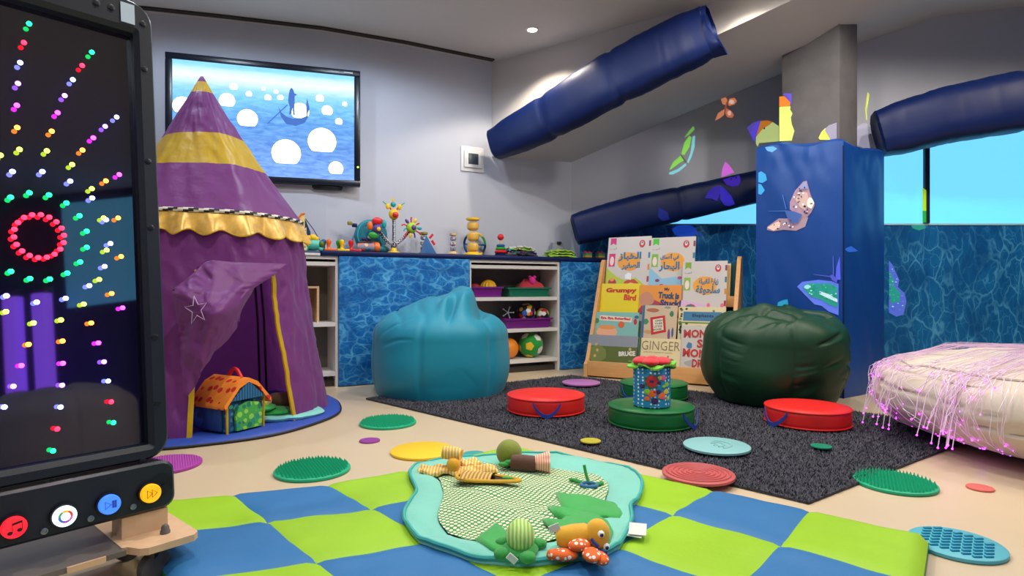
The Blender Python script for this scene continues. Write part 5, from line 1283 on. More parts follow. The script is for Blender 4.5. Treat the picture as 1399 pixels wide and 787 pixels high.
# ================================================================ CHECKERED MAT
LJ = [Vector((0.0, 2.46)), Vector((-.20, 2.285)), Vector((-.385, 2.12)), Vector((-.62, 1.975)), Vector((-.885, 1.878)), Vector((-1.15, 1.80))]
SJ = [Vector((.2185, -.179)), Vector((.219, -.196)), Vector((.216, -.212)), Vector((.208, -.228)), Vector((.212, -.236)), Vector((.203, -.245))]
def mat_pt(i, j, off=0.0):
    k = min(int(j), 4); f = j - k; p = (LJ[k] + SJ[k] * i).lerp(LJ[k + 1] + SJ[k + 1] * i, f)
    e = min(i, 5 - i, j, 5 - j); ed = max(0, min(1, e / .12))
    z = .034 + .016 * ed ** .5 + .006 * nz(p.x * 5, p.y * 5, 2) * ed + .004 * nz(p.x * 12 + 4, p.y * 12, 5) * ed
    for c in (i % 1, j % 1):
        d = min(c, 1 - c); z -= .005 * exp(-(d / .035) ** 2)
    return Vector((p.x, p.y, z + off))
mat_t = thing('checkered_mat', 'lime green and blue checkered foam play mat in the foreground', 'play mat', (LJ[2].x, LJ[2].y - .4, 0))
LIME = M('mat_lime', '#94c21c', rough=.5, bump=.05, bscale=90, var=.05, vscale=4, spec=.35); MBLU = M('mat_blue', '#2f70a6', rough=.5, bump=.05, bscale=90, var=.05, vscale=4, spec=.35)
for i in range(5):
    for j in range(5):
        n = 14; rows = [[mat_pt(i + (a / n), j + (b / n)) for a in range(n + 1)] for b in range(n + 1)]
        obj('square', MB().rings(rows, False), LIME if (i + j) % 2 == 0 else MBLU, mat_t, world=True)
rim = [mat_pt(a / 8, 0) for a in range(40)] + [mat_pt(5, a / 8) for a in range(40)] + [mat_pt(5 - a / 8, 5) for a in range(40)] + [mat_pt(0, 5 - a / 8) for a in range(40)]
obj('edge_band', MB().rings([[Vector((p.x, p.y, .001)) for p in rim], [Vector((p.x, p.y, .018)) for p in rim], rim], True, True, False), M('mat_edge_green', '#1f8a34', rough=.5), mat_t, world=True)

# ================================================================ POND PLAYMAT
def zsurf(x, y):
    """height of the mat below a point: the pond sags from the foam on to the floor"""
    return MATBVH.ray_cast(Vector((x, y, .5)), Vector((0, 0, -1)))[0]
bm_v = []; bm_f = []
for o_ in mat_t.children:
    if o_.name.startswith('square'):
        k = len(bm_v); bm_v += [MATRIX[mat_t.name] @ v.co for v in o_.data.vertices]; bm_f += [[k + q for q in p.vertices] for p in o_.data.polygons]
MATBVH = BVHTree.FromPolygons(bm_v, bm_f)
def surf(x, y):
    h = zsurf(x, y); return h.z if h is not None else .03
pond = thing('pond_playmat', 'mint green pond-shaped baby mat with a dotted centre lying on the checkered mat', 'play mat', (.02, 1.75, .05))
outl = [(562, 640), (579, 631), (610, 627), (650, 624), (690, 621.5), (735, 620), (775, 620), (805, 623), (831, 631), (859, 638), (876, 655), (875, 675), (862, 692), (863, 713), (846, 741), (818, 756), (772, 762), (720, 769), (679, 767), (638, 757), (591, 742), (563, 726), (552, 706), (558, 688), (569, 670), (561, 653)]
inn = [(598, 647), (612, 640), (640, 634), (669, 631), (705, 633), (740, 639), (770, 642), (795, 645), (815, 649), (829, 658), (831, 667), (829, 674), (822, 690), (800, 708), (775, 724), (757, 738), (730, 742), (700, 742), (680, 741), (665, 740), (638, 736), (612, 724), (601, 712), (599, 698), (606, 676), (603, 660)]
OUT = [G(x, y, .062) for x, y in outl]; INN = [G(x, y, .062) for x, y in inn]
def smooth_loop(P, n):
    out = []; N_ = len(P)
    for k in range(N_):
        for i in range(n): out.append(catmull(P[k - 1], P[k], P[(k + 1) % N_], P[(k + 2) % N_], i / n))
    return out
so, si = smooth_loop(OUT, 5), smooth_loop(INN, 5)
cen = sum(si, Vector()) / len(si)
MINT = M('pond_mint', '#74c6b2', rough=.7, sheen=.3, bump=.15, bscale=60, var=.05, vscale=8)
rs = []
for q in range(9):
    f = q / 8; row = []
    for a, b in zip(so, si):
        p = a.lerp(b, f); row.append(Vector((p.x, p.y, max(surf(p.x, p.y), .02) + .006 + .014 * sin(pi * (.15 + .85 * f)) ** .7 + .003 * nz(p.x * 16, p.y * 16, 3))))
    rs.append(row)
low = [Vector((p.x, p.y, max(surf(p.x, p.y), .02) + .001)) for p in so]
obj('border', MB().rings([low] + rs, True), MINT, pond, world=True, ang=80)
obj('piping', MB().tube([Vector((p.x, p.y, rs[0][k].z + .002)) for k, p in enumerate(so)], .0055, 6, closed=True), M('pond_piping', '#3aa79c', rough=.6), pond, world=True)
def dotted():
    m = bpy.data.materials.new('pond_dotted_cloth'); m.use_nodes = True; nt = m.node_tree; N = nt.nodes; L = nt.links; b = N['Principled BSDF']; b.inputs['Roughness'].default_value = .8
    tc = N.new('ShaderNodeTexCoord'); mp = N.new('ShaderNodeMapping'); mp.inputs['Rotation'].default_value = (0, 0, .6); mp.inputs['Scale'].default_value = (72, 72, 0); L.new(tc.outputs['Object'], mp.inputs[0])
    nn = N.new('ShaderNodeTexNoise'); nn.inputs['Scale'].default_value = 5; L.new(tc.outputs['Object'], nn.inputs['Vector'])
    ad = N.new('ShaderNodeVectorMath'); ad.operation = 'MULTIPLY_ADD'; ad.inputs[1].default_value = (4, 4, 0); L.new(nn.outputs['Color'], ad.inputs[0]); L.new(mp.outputs[0], ad.inputs[2])
    v = N.new('ShaderNodeTexVoronoi'); v.inputs['Scale'].default_value = 1; v.inputs['Randomness'].default_value = 0; v.voronoi_dimensions = '2D'; L.new(ad.outputs[0], v.inputs['Vector'])
    r = N.new('ShaderNodeValToRGB'); r.color_ramp.elements[0].position = .30; r.color_ramp.elements[1].position = .42
    r.color_ramp.elements[0].color = (*lin('#e6e2c0'), 1); r.color_ramp.elements[1].color = (*lin('#3f8a4c'), 1); L.new(v.outputs['Distance'], r.inputs[0]); L.new(r.outputs[0], b.inputs['Base Color']); return m
rs2 = []
for q in range(14):
    f = q / 13.3; rs2.append([Vector((b.lerp(cen, f).x, b.lerp(cen, f).y, max(surf(b.lerp(cen, f).x, b.lerp(cen, f).y), .02) + .012 + .006 * nz(b.lerp(cen, f).x * 8, b.lerp(cen, f).y * 8, 6) * min(1, f * 4))) for b in si])
obj('dotted_cloth', MB().rings(rs2, True, False, True), dotted(), pond, world=True, ang=80)
def leafshape(name, pts, col, thick=.008, lift=.014, par=pond):
    P = [G(x, y, .075) for x, y in pts]; c = sum(P, Vector()) / len(P); rs = []
    for q in (1, .96, .75, .45, .1):
        rs.append([Vector((c.x + (p.x - c.x) * q, c.y + (p.y - c.y) * q, 0)) for p in P])
    full = []
    for k, r_ in enumerate(rs): full.append([Vector((p.x, p.y, max(surf(p.x, p.y), .02) + lift + thick * (0, .8, 1.2, 1.1, 1)[k] + .005 * nz(p.x * 14, p.y * 14, 9))) for p in r_])
    low = [Vector((p.x, p.y, max(surf(p.x, p.y), .02) + lift - .004)) for p in rs[0]]
    return obj(name, MB().rings([low] + full, True, False, True), fabric('felt_leaf', col), par, world=True, ang=60)
leafshape('lily_leaf', [(759, 669), (775, 670), (800, 674), (820, 679), (840, 685), (850, 692), (852, 700), (848, 706), (832, 706), (810, 702), (795, 698), (775, 697), (766, 684)], '#23a03c')
leafshape('lily_leaf', [(748, 688), (765, 690), (790, 697), (815, 703), (832, 706), (800, 708), (785, 706), (770, 704), (757, 698)], '#23a03c', lift=.018)
leafshape('lily_leaf', [(741, 709), (752, 708), (765, 710), (772, 703), (795, 697), (815, 702), (832, 713), (838, 725), (832, 738), (822, 748), (800, 748), (775, 735), (763, 726), (752, 718)], '#1f9838', lift=.02)
leafshape('lily_leaf', [(650, 736), (663, 724), (678, 714), (690, 722), (698, 734), (694, 750), (686, 757), (670, 750)], '#23a03c', lift=.02)
tg = G(868, 729, .06)
for k in range(2): obj('care_tag', MB().box(-.022, .022, -.028, .028, 0, .0015).xf(Matrix.Translation((tg.x + .006 * k, tg.y, .066 + .005 * k)) @ Matrix.Rotation(-.45 + .2 * k, 4, 'Z') @ Matrix.Rotation(.15, 4, 'X')), M('tag_white', '#dcdad2', rough=.7), pond, world=True, smooth=False)

# ---- plush things on the pond mat
def pl(name, label, px, py, z=.085, rot=0, cat='plush toy', scale=1.0):
    p = G(px, py, z); zz = max(surf(p.x, p.y), .02) + .014
    return thing(name, label, cat, (p.x, p.y, zz), rot, scale=scale)
# turtle
t = pl('plush_turtle', 'plush turtle with striped lime shell on a green leaf', 711, 745, scale=.74)
SHELL = pattern('shell_stripes', '#8fbf4c', ['#c6dc92'], 'stripes', 26, .5, rnd=1.2); PG = fabric('plush_green', '#2a9a3c')
obj('shell', MB().ball((0, .01, .055), 1, sc=(.046, .062, .05), n=24, m=16), SHELL, t); obj('body', MB().ball((0, .0, .018), 1, sc=(.058, .062, .022)), PG, t)
obj('head', MB().ball((-.008, .072, .05), .025, sc=(1, 1.1, .9)), PG, t)
for x, y in ((-.058, -.04), (.022, -.066), (.06, .03), (-.055, .045)): obj('foot', MB().ball((x, y, .02), 1, sc=(.026, .024, .018)), PG, t)
obj('care_tag', MB().box(-.02, .012, -.003, .003, 0, .02).xf(Matrix.Translation((-.03, -.07, .008)) @ Matrix.Rotation(.7, 4, 'Y')), M('tag_white'), t)
# duck fish
t = pl('plush_fish', 'yellow plush fish with orange spotted fins lying at the pond edge', 789, 742, scale=.72)
PY = fabric('plush_yellow', '#e6a91c'); PS = pattern('orange_spots', '#e8641c', ['#f4e6d8'], 'dots', 55, .34, rnd=.4)
obj('body', MB().tube([(-.07, .0, .045), (-.05, 0, .047), (-.01, .004, .05), (.03, .01, .055), (.05, .012, .058)], [.02, .036, .04, .036, .024], 16), PY, t)
hd = obj('head', MB().ball((.066, .0, .06), 1, sc=(.042, .04, .05), n=20, m=14), PY, t)
for (x, y, z) in ((.072, -.036, .075), (.09, -.03, .032)):
    obj('eye', MB().ball((x, y, z), .0115, 12, 8), M('eye_white', '#f2f2ee', rough=.3), hd); obj('pupil', MB().ball((x + .001, y - .009, z), .0062, 10, 6), M('eye_black', '#15141a', rough=.2), hd)
obj('mouth', MB().tube([(.04, -.036, .06), (.05, -.042, .048), (.062, -.043, .038)], .005, 6), fabric('plush_blue', '#2038a0'), hd)
obj('collar', MB().tube([(.06, -.03, .022), (.078, -.034, .012), (.09, -.03, .01)], .008, 6), fabric('plush_blue'), t)
for x, y, z, sx, sy, r_ in ((-.055, -.062, .02, .05, .028, -.15), (.0, -.05, .045, .038, .028, .3), (.035, -.085, .03, .03, .045, .1), (.06, -.08, .018, .028, .042, .35), (-.09, -.055, .016, .016, .014, 0)):
    obj('fin', MB().ball((0, 0, 0), 1, sc=(sx, sy, .018)).xf(Matrix.Translation((x, y, z)) @ Matrix.Rotation(r_, 4, 'Z')), PS, t)
obj('care_tag', MB().box(-.018, .018, -.002, .002, -.01, .014).xf(Matrix.Translation((-.075, .0, .078)) @ Matrix.Rotation(-.4, 4, 'Y')), M('tag_white'), t)
# palm tree
t = pl('plush_palm', 'plush palm with brown trunk and green ball crown at the far pond edge', 708, 632)
obj('crown', MB().ball((-.032, .045, .05), .046, 20, 14), fabric('plush_olive', '#7c8a24'), t)
obj('trunk', MB().tube([(-.02, .0, .03), (.02, -.012, .03), (.06, -.014, .028)], [.026, .028, .026], 16), fabric('plush_brown', '#5a3422'), t)
rs = [[(.058 + .05 * q, -.014 + (.024 + .016 * q) * cos(a) * (1 + .08 * q * sin(7 * a)), .032 + (.024 + .012 * q) * sin(a) * (1 + .08 * q * sin(7 * a))) for a in [2 * pi * j / 42 for j in range(42)]] for q in (0, .35, .7, 1)]
obj('ruffle', MB().rings(rs, True, True, True), pattern('coral_stripes', '#e08a6a', ['#f3c8b0'], 'stripes', 40, .5, rnd=0), t)
for k in range(3): obj('leaf', MB().ball((-.05 + .02 * k, -.01 + .004 * k, .025 + .006 * k), 1, sc=(.02, .01, .008)), PG, t)
# butterfly cloth
t = pl('cloth_butterfly', 'yellow striped cloth butterfly lying on the left pond edge', 622, 637)
YS = pattern('yellow_stripes', '#e0a63c', ['#f2d690'], 'stripes', 30, .5, rnd=.6)
def wing(cx, cy, rx, ry, rot, z, seed):
    rs = []
    for q in (1, .98, .7, .35, .05):
        rs.append([((cx + rx * q * cos(a)), (cy + ry * q * sin(a)), z + .012 * (1 - q) ** .4 + .016 * nz(3 * q * cos(a) + seed, 3 * q * sin(a), 1) + .012 * sin(5 * a + seed) * q * .5 + .01) for a in [2 * pi * j / 40 for j in range(40)]])
    low = [(x, y, zz - .008) for x, y, zz in rs[0]]
    return MB().rings([low] + rs, True, True, True).xf(Matrix.Translation((cx, cy, 0)) @ Matrix.Rotation(rot, 4, 'Z') @ Matrix.Translation((-cx, -cy, 0)))
obj('wing', wing(-.065, .0, .062, .042, .25, .0, 1), YS, t, ang=80); obj('wing', wing(.06, -.004, .085, .036, .12, .0, 5), YS, t, ang=80)
obj('wing', wing(.03, .035, .06, .03, -.1, .012, 9), YS, t, ang=80)
obj('roll', MB().tube([(-.045, .015, .065), (0.0, .01, .062), (.02, .005, .058)], [.022, .022, .02], 16), YS, t); obj('knot', MB().ball((-.005, -.01, .03), .024, 14, 10), PY, t)
# canoe-shaped toy with elastic window
t = pl('leaf_mirror', 'leaf-shaped toy with yellow piping and striped band beside the cloth butterfly', 659, 651, rot=radians(-14))
lp = [(.105 * cos(a) + .02 * cos(a) ** 2, .036 * sin(a) * (1 - .35 * cos(a)), .014) for a in [2 * pi * j / 40 for j in range(40)]]
obj('mirror', MB().add(lp, [tuple(range(40))]), M('dark_mirror', '#222a33', rough=.15, metal=.6), t)
obj('piping', MB().tube(lp, .006, 7, closed=True), M('mustard_piping', '#dba51e', rough=.6), t)
bd = [[(x, y * (1.0 - .35 * x / .105) * .036, .018 + .012 * (1 - y * y)) for y in [-.98 + 1.96 * j / 12 for j in range(13)]] for x in [-.065 + .01 * k for k in range(11)]]
obj('striped_band', MB().rings(bd, False), pattern('tan_stripes', '#a8782c', ['#d8b468'], 'stripes', 26, .5, rnd=.8), t)
obj('green_tab', MB().ball((.085, 0, .018), 1, sc=(.02, .008, .006)), PG, t)
# ring toy
t = pl('teether_ring', 'small blue ring toy with green ribbon tails on the dotted cloth', 805, 654, cat='toy')
obj('ring', MB().tube([(.026 * cos(a), .020 * sin(a), .008) for a in [2 * pi * j / 24 for j in range(24)]], .005, 8, closed=True), fabric('ring_blue', '#1f6fa0'), t)
obj('ribbon', MB().tube([(-.02, .01, .01), (-.045, .02, .016), (-.035, .034, .012), (-.06, .03, .014)], .006, 6), PG, t); obj('ribbon', MB().tube([(.0, .02, .01), (-.006, .03, .03), (-.012, .035, .06)], .005, 6), PG, t); obj('ribbon', MB().tube([(.02, .0, .008), (.045, .005, .012)], .006, 6), PG, t)
# ================================================================ LIGHT PANEL
PBR = Vector((-.849, 1.482, .155)); PD = Vector((.648, .762, 0)).normalized(); PN0 = Vector((PD.y, -PD.x, 0)); LEANP = radians(6)
PU = Vector((0, 0, 1)) * cos(LEANP) - PN0 * sin(LEANP); PN = PN0 * cos(LEANP) + Vector((0, 0, 1)) * sin(LEANP)
panel = thing('light_panel', 'tall black sensory light panel with coloured LED rays and lit buttons', 'light panel', (PBR.x, PBR.y, 0))
def puv(px, py, off=0.0):
    p = on_plane(px, py, PBR + PN * off, PN) - PBR; return p.dot(PD), p.dot(PU)
def pw(u, v, n=0.0): return PBR + PD * u + PU * v + PN * n
PM = Matrix(((PD.x, -PN.x, PU.x, PBR.x), (PD.y, -PN.y, PU.y, PBR.y), (PD.z, -PN.z, PU.z, PBR.z), (0, 0, 0, 1)))   # local x=u, y=-n, z=v
UC, VC = puv(55, 322); UR = 0.0; UL = 2 * UC - UR
VT = puv(160, 3)[1] + .012
VS = puv(228, 622)[1]                       # seam above the control bar
gR = puv(192, 330)[0]; gL = 2 * UC - gR; gB = puv(120, 622)[1]; gT = puv(120, 28)[1]
CASE = M('panel_case', '#121a24', rough=.42, bump=.04, bscale=200, spec=.5)
def pobj(name, mb, mat, parent=panel, **k): return obj(name, mb.xf(PM), mat, parent, world=True, **k)
# rounded outer frame
def rr(u0, u1, v0, v1, r, y, n=6):
    P = []
    for cx, cy, a0 in ((u1 - r, v0 + r, -pi / 2), (u1 - r, v1 - r, 0), (u0 + r, v1 - r, pi / 2), (u0 + r, v0 + r, pi)):
        for k in range(n + 1): a = a0 + pi / 2 * k / n; P.append((cx + r * cos(a), y, cy + r * sin(a)))
    return P
fr = MB().rings([rr(gL, gR, gB, gT, .004, .03), rr(gL, gR, gB, gT, .004, -.002), rr(gL - .012, gR + .012, gB - .012, gT + .012, .01, -.010), rr(UL + .004, UR - .004, VS + .004, VT - .004, .05, -.010), rr(UL, UR, VS, VT, .05, -.004), rr(UL, UR, VS, VT, .05, .055), rr(UL + .03, UR - .03, VS, VT - .03, .04, .075)], True, False, True)
pobj('frame', fr, CASE, ang=25)
# dark mirror sheet with the LEDs standing just in front
def mirror_mat():
    m = bpy.data.materials.new('dark_two_way_mirror'); m.use_nodes = True; b = m.node_tree.nodes['Principled BSDF']
    b.inputs['Base Color'].default_value = (.006, .005, .014, 1); b.inputs['Roughness'].default_value = .03; b.inputs['IOR'].default_value = 1.8; b.inputs['Specular IOR Level'].default_value = .6
    return m
pobj('mirror_sheet', MB().box(gL, gR, .022, .026, gB, gT), mirror_mat(), smooth=False)
LEDM = {k: M('led_' + k, c, emit=e, ecol=c) for k, c, e in (('red', '#ff1830', 9), ('green', '#10f070', 8), ('blue', '#8088ff', 11), ('violet', '#9a58ff', 10), ('magenta', '#f030ff', 9), ('orange', '#ff8a28', 9), ('lime', '#c8e838', 8))}
LC = {'R': 'red', 'G': 'green', 'B': 'blue', 'V': 'violet', 'M': 'magenta', 'O': 'orange', 'L': 'lime'}
ledmesh = {}
def led(u, v, c, r=.0054):
    key = (c, r)
    if key not in ledmesh:
        me = bpy.data.meshes.new('led'); m = MB().ball((0, 0, 0), r, 10, 7); me.from_pydata([tuple(x) for x in m.v], [], m.f); me.materials.append(LEDM[LC[c]]); me.polygons.foreach_set('use_smooth', [True] * len(me.polygons)); ledmesh[key] = me
    o = link(bpy.data.objects.new('led', ledmesh[key])); o.parent = panel; o.location = MATRIX[panel.name].inverted() @ pw(u, v, -.006); return o
A1 = 1.9686
rayA = ["54,400,L 48,341,O 47,281,M 50,222,V 56,166,B 66,112,R 80,61,G", "128,404,L 141,351,O 157,301,M 176,255,V 198,212,B 223,174,R 249,138,G", "196,441,L 224,402,O 253,369,M 285,338,V 316,313,B", "249,506,L 287,485,O 323,468,M", "281,585,L 320,585,O", "289,672,L 328,689,O", "269,751,L"]
rayB = ["297,40,O 326,78,M", "223,68,L 243,118,O 262,171,M 277,221,V 288,272,B 296,327,R 302,382,G", "163,110,L 167,166,O 168,225,M 166,283,V 162,341,B 153,399,R 142,457,G", "90,118,L 77,175,O 58,231,M 37,286,V 13,341,B", "17,88,L"]
for k, s in enumerate(rayA):
    for it in s.split():
        x, y, c = it.split(','); u, v = puv(float(x) / A1, float(y) / A1); led(u, v, c)
        if k >= 2: led(2 * UC - u, v, c)
for k, s in enumerate(rayB):
    for it in s.split():
        x, y, c = it.split(','); u, v = puv(float(x) / 1.934, 380 + float(y) / 1.934); led(u, v, c)
        if k == 0: led(2 * UC - u, v, c)
for n_, ry, c, ph, r_ in ((18, puv(55, 322 - 29.5)[1] - VC, 'R', .1, .0056), (16, puv(55, 322 - 59)[1] - VC, 'G', .18, .0056), (16, puv(55, 322 - 89)[1] - VC, 'B', -.06, .0056)):
    for k in range(n_): a = 2 * pi * k / n_ + ph; led(UC + ry * .92 * cos(a), VC + ry * sin(a), c, r_)
# control bar
VB = 0.0
cb = MB().rings([rr(UL + .004, UR - .001, VB, VS - .006, .025, .05), rr(UL, UR + .003, VB, VS - .006, .028, .0), rr(UL, UR + .003, VB, VS - .006, .028, -.024), rr(UL + .006, UR - .003, VB + .006, VS - .012, .024, -.032)], True, True, True)
pobj('control_bar', cb, CASE, ang=30)
def button(px, py, colr, ecol, emit, icon):
    u, v = puv(px, py, .034); r = .0215
    def cyl(r0, y0, y1, n=32): return MB().rings([[(u + r0 * cos(2 * pi * j / n), y, v + r0 * sin(2 * pi * j / n)) for j in range(n)] for y in (y0, y1)], True, True, True)
    cap = pobj('button', cyl(r + .003, -.032, -.044), BLACKM, ang=30)
    pobj('lit_cap', MB().rings([[(u + q * cos(2 * pi * j / 32), y, v + q * sin(2 * pi * j / 32)) for j in range(32)] for q, y in ((r, -.042), (r, -.052), (r * .92, -.055), (r * .85, -.0545))], True, False, True), M('button_' + icon, colr, rough=.3, emit=emit, ecol=ecol), cap, ang=30)
    dk = M('button_icon_dark', '#2a1408', rough=.5); Y_ = -.0558
    def flat(name, pts, mat): return pobj(name, MB().add([(u + x * .78, Y_, v + y * .78) for x, y in pts], [tuple(range(len(pts)))]), mat, cap, smooth=False)
    def outline(name, pts, mat, w=.0009): return pobj(name, MB().tube([(u + x * .78, Y_, v + y * .78) for x, y in pts], w, 5, closed=True), mat, cap)
    if icon == 'note':
        flat('icon', ell(-.010, -.012, .006, .005, 12), dk); flat('icon', ell(.010, -.008, .006, .005, 12), dk)
        flat('icon', rect(-.0055, -.0040, -.012, .012), dk); flat('icon', rect(.0145, .0160, -.008, .015), dk); flat('icon', [(-.0055, .006), (.016, .010), (.016, .016), (-.0055, .012)], dk)
    elif icon == 'swirl':
        for k, c_ in enumerate(('#d8402c', '#e0b030', '#3aa05a', '#3a60c0', '#8a40b0', '#d060a0')):
            a0 = k * pi / 3; flat('icon', [(.017 * cos(a0 + pi / 3 * j / 6), .017 * sin(a0 + pi / 3 * j / 6)) for j in range(7)] + [(.011 * cos(a0 + pi / 3 * j / 6), .011 * sin(a0 + pi / 3 * j / 6)) for j in range(6, -1, -1)], M('swirl%d' % k, c_, emit=.5))
        flat('icon', ell(0, 0, .009, .009, 16), M('swirl_core', '#ffffff', emit=3))
    elif icon == 'play':
        outline('icon', [(-.013, -.010), (-.013, .010), (.002, 0)], dk); outline('icon', rect(.005, .008, -.010, .010), dk); outline('icon', rect(.011, .014, -.010, .010), dk)
    else:
        outline('icon', [(-.012, -.011), (-.012, .011), (.002, 0)], dk); outline('icon', [(.001, -.011), (.001, .011), (.015, 0)], dk)
    return u, v
ub = []
ub.append(button(17, 719, '#e0182c', '#ff2030', .9, 'note')); ub.append(button(86, 704, '#e8f4ff', '#d8ecff', 1.3, 'swirl')); ub.append(button(147, 688, '#3070ff', '#4078ff', 1.0, 'play')); ub.append(button(203, 673, '#e8a010', '#ffb018', .7, 'forward'))
for (u, v) in ub:
    pobj('socket', MB().rings([[(u - .033 + q * cos(2 * pi * j / 16), y, v - .024 + q * sin(2 * pi * j / 16)) for j in range(16)] for q, y in ((.0065, -.031), (.0065, -.036), (.0045, -.0365), (.0045, -.033))], True, False, True), M('socket_metal', '#9aa0a6', rough=.3, metal=.8))
us, vs_ = puv(224, 668, .034)
pobj('socket', MB().rings([[(us + q * cos(2 * pi * j / 16), y, vs_ + q * sin(2 * pi * j / 16)) for j in range(16)] for q, y in ((.011, -.03), (.011, -.040), (.004, -.040))], True, False, True), BLACKM)
for k in range(5):
    q = .026 - k * .005; pobj('speaker_grille', MB().tube([(us - .006 + q * cos(2 * pi * j / 24), -.0325, vs_ + .012 + q * sin(2 * pi * j / 24)) for j in range(24)], .0008, 4, closed=True), BLACKM)
# maker's lettering on the lower frame
u0, v0 = puv(57, 664, .010); u1, v1 = puv(104, 650, .010)
m = fit(text_mb('ROMPA', .03, .002, .0006), u0, u1, v0 - .010, v0 + .010); m.v = [Vector((v.x, -.0105 - v.z, v.y)) for v in m.v]
pobj('lettering', m, M('panel_letter', '#05080c', rough=.5), smooth=False)
for px, py in ((197, 33), (212, 98), (213, 222), (218, 312), (218, 460), (222, 550), (195, 630), (132, 4), (152, 10)):
    u, v = puv(px, py, .010); u = min(u, UR - .022); pobj('screw_plug', MB().rings([[(u + q * cos(2 * pi * j / 14), y, v + q * sin(2 * pi * j / 14)) for j in range(14)] for q, y in ((.0075, -.0095), (.0075, -.0115), (.006, -.012))], True, False, True), M('screw_dark', '#0a1018', rough=.35))
a_, b_ = puv(165, 29, .01), puv(183, 8, .01)
pobj('white_label', MB().box(a_[0], b_[0], -.0125, -.010, a_[1], b_[1]), M('label_white', '#b8ccd8', rough=.4), smooth=False)
# plywood trolley base
def pbase(u, n, z): return Vector((PBR.x, PBR.y, 0)) + PD * u + PN0 * n + Vector((0, 0, z))
PLYW = M('birch_plywood', '#d9b48c', rough=.5, bump=.04, bscale=30, var=.07, vscale=10, stretch=(3, 3, 1)); ACR = M('grey_acrylic', '#6a645e', rough=.25, spec=.5)
def plate(name, pts, z0, z1, mat, par=panel):
    m = MB(); n = len(pts); m.add([pbase(u, k, z0) for u, k in pts] + [pbase(u, k, z1) for u, k in pts], [tuple(reversed(range(n))), tuple(range(n, 2 * n))] + [(j, (j + 1) % n, n + (j + 1) % n, n + j) for j in range(n)])
    return obj(name, m, mat, par, world=True, smooth=False)
endp = [(-.125, -.16), (.012, -.16), (.026, -.145), (.026, .10), (.012, .116), (-.085, .116), (-.10, .106), (-.115, .075), (-.125, .07)]
for s, sh in ((1, 0.0), (-1, 2 * UC)):
    plate('base_end', [(sh + s * u, k) for u, k in (endp if s > 0 else endp[::-1])], .090, .106, PLYW)
plate('base_deck', [(2 * UC + .12, -.14), (-.12, -.14), (-.12, .085), (2 * UC + .12, .085)], .092, .104, ACR)
for k in range(6):
    u = -.16 - k * .13; plate('joint_tab', [(u - .07, .0845), (u, .0845), (u, .089), (u - .07, .089)], .0915, .1045, PLYW)
plate('support_block', [(-.11, -.05), (-.012, -.05), (-.012, .02), (-.11, .02)], .104, .155, PLYW)
plate('support_block', [(2 * UC + .012, -.05), (2 * UC + .11, -.05), (2 * UC + .11, .02), (2 * UC + .012, .02)], .104, .155, PLYW)
bo = pbase(.0 - .03, .055, .106)
obj('bolt_cap', MB().lathe([(.011, 0), (.011, .006), (.009, .009), (.009, .014), (.006, .02), (0.001, .022)], 16, c=tuple(bo), cap1=False), M('grey_cap', '#6c6660', rough=.45), panel, world=True)
for (u, n) in ((-.055, .06), (-.055, -.12), (2 * UC + .055, .06), (2 * UC + .055, -.12)):
    c = pbase(u, n, .036); ax = PN0 * .25 + PD * -.97; ax.normalize(); q = Vector((0, 0, 1)); w = ax.cross(q)
    ax, w = w, -ax
    cst = obj('castor', MB().rings([[c + ax * y + (q * sin(2 * pi * j / 24) + w * cos(2 * pi * j / 24)) * r for j in range(24)] for r, y in ((.012, -.014), (.028, -.014), (.036, -.010), (.036, .010), (.028, .014), (.012, .014))], True, True, True), M('castor_grey', '#4a4a4c', rough=.5), panel, world=True, ang=30)
    obj('castor_fork', MB().box(c.x - .012, c.x + .012, c.y - .02, c.y + .02, .062, .0895, r=.003), BLACKM, cst, world=True)

# ================================================================ PROJECTED BUTTERFLIES
# projected light put into thin coloured, faintly glowing shapes lying on the surfaces
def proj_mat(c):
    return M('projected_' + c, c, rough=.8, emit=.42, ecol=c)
n_pf = Vector((-D2.x, -D2.y, 0)); p_pf = CN; n_pr = D1; 
cn2 = cc + D1 * .20 - D2 * .12
SURF = {'wl': (Vector((0, WYL, 0)), Vector((0, -1, 0))), 'wr': (Vector((3, WYR, 0)), Vector((0, -1, 0))), 'dl': (Vector((0, WYL - .018, 0)), Vector((0, -1, 0))), 'dr': (Vector((3, WYR - .018, 0)), Vector((0, -1, 0))),
        'cl': (cn2, -D2), 'cr': (cn2, D1), 'mul': (Vector((3, WYR - .04, 0)), Vector((0, -1, 0)))}
def beam_bvh(rs, closed=True):
    n = len(rs[0]); vs = [p for r in rs for p in r]; fs = [(i * n + j, i * n + (j + 1) % n, (i + 1) * n + (j + 1) % n, (i + 1) * n + j) for i in range(len(rs) - 1) for j in range(n if closed else n - 1)]
    return BVHTree.FromPolygons(vs, fs)
PMX = MATRIX[pad.name]
BV = {'pf': beam_bvh([[PMX @ Vector(p) for p in r] for r in pf], False), 'pr': beam_bvh([[PMX @ Vector(p) for p in r] for r in pr], False), 'b2': beam_bvh(b2r), 'b3': beam_bvh(b3r)}
O_ = Vector((0, 0, CAM_H))
def cast(px, py, s, off):
    if s in SURF:
        p0, n = SURF[s]; return on_plane(px, py, p0 + n * off, n)
    d = ray(px, py).normalized(); h = BV[s].ray_cast(O_, d)
    return (h[0] - d * off * 1.5) if h[0] is not None else None
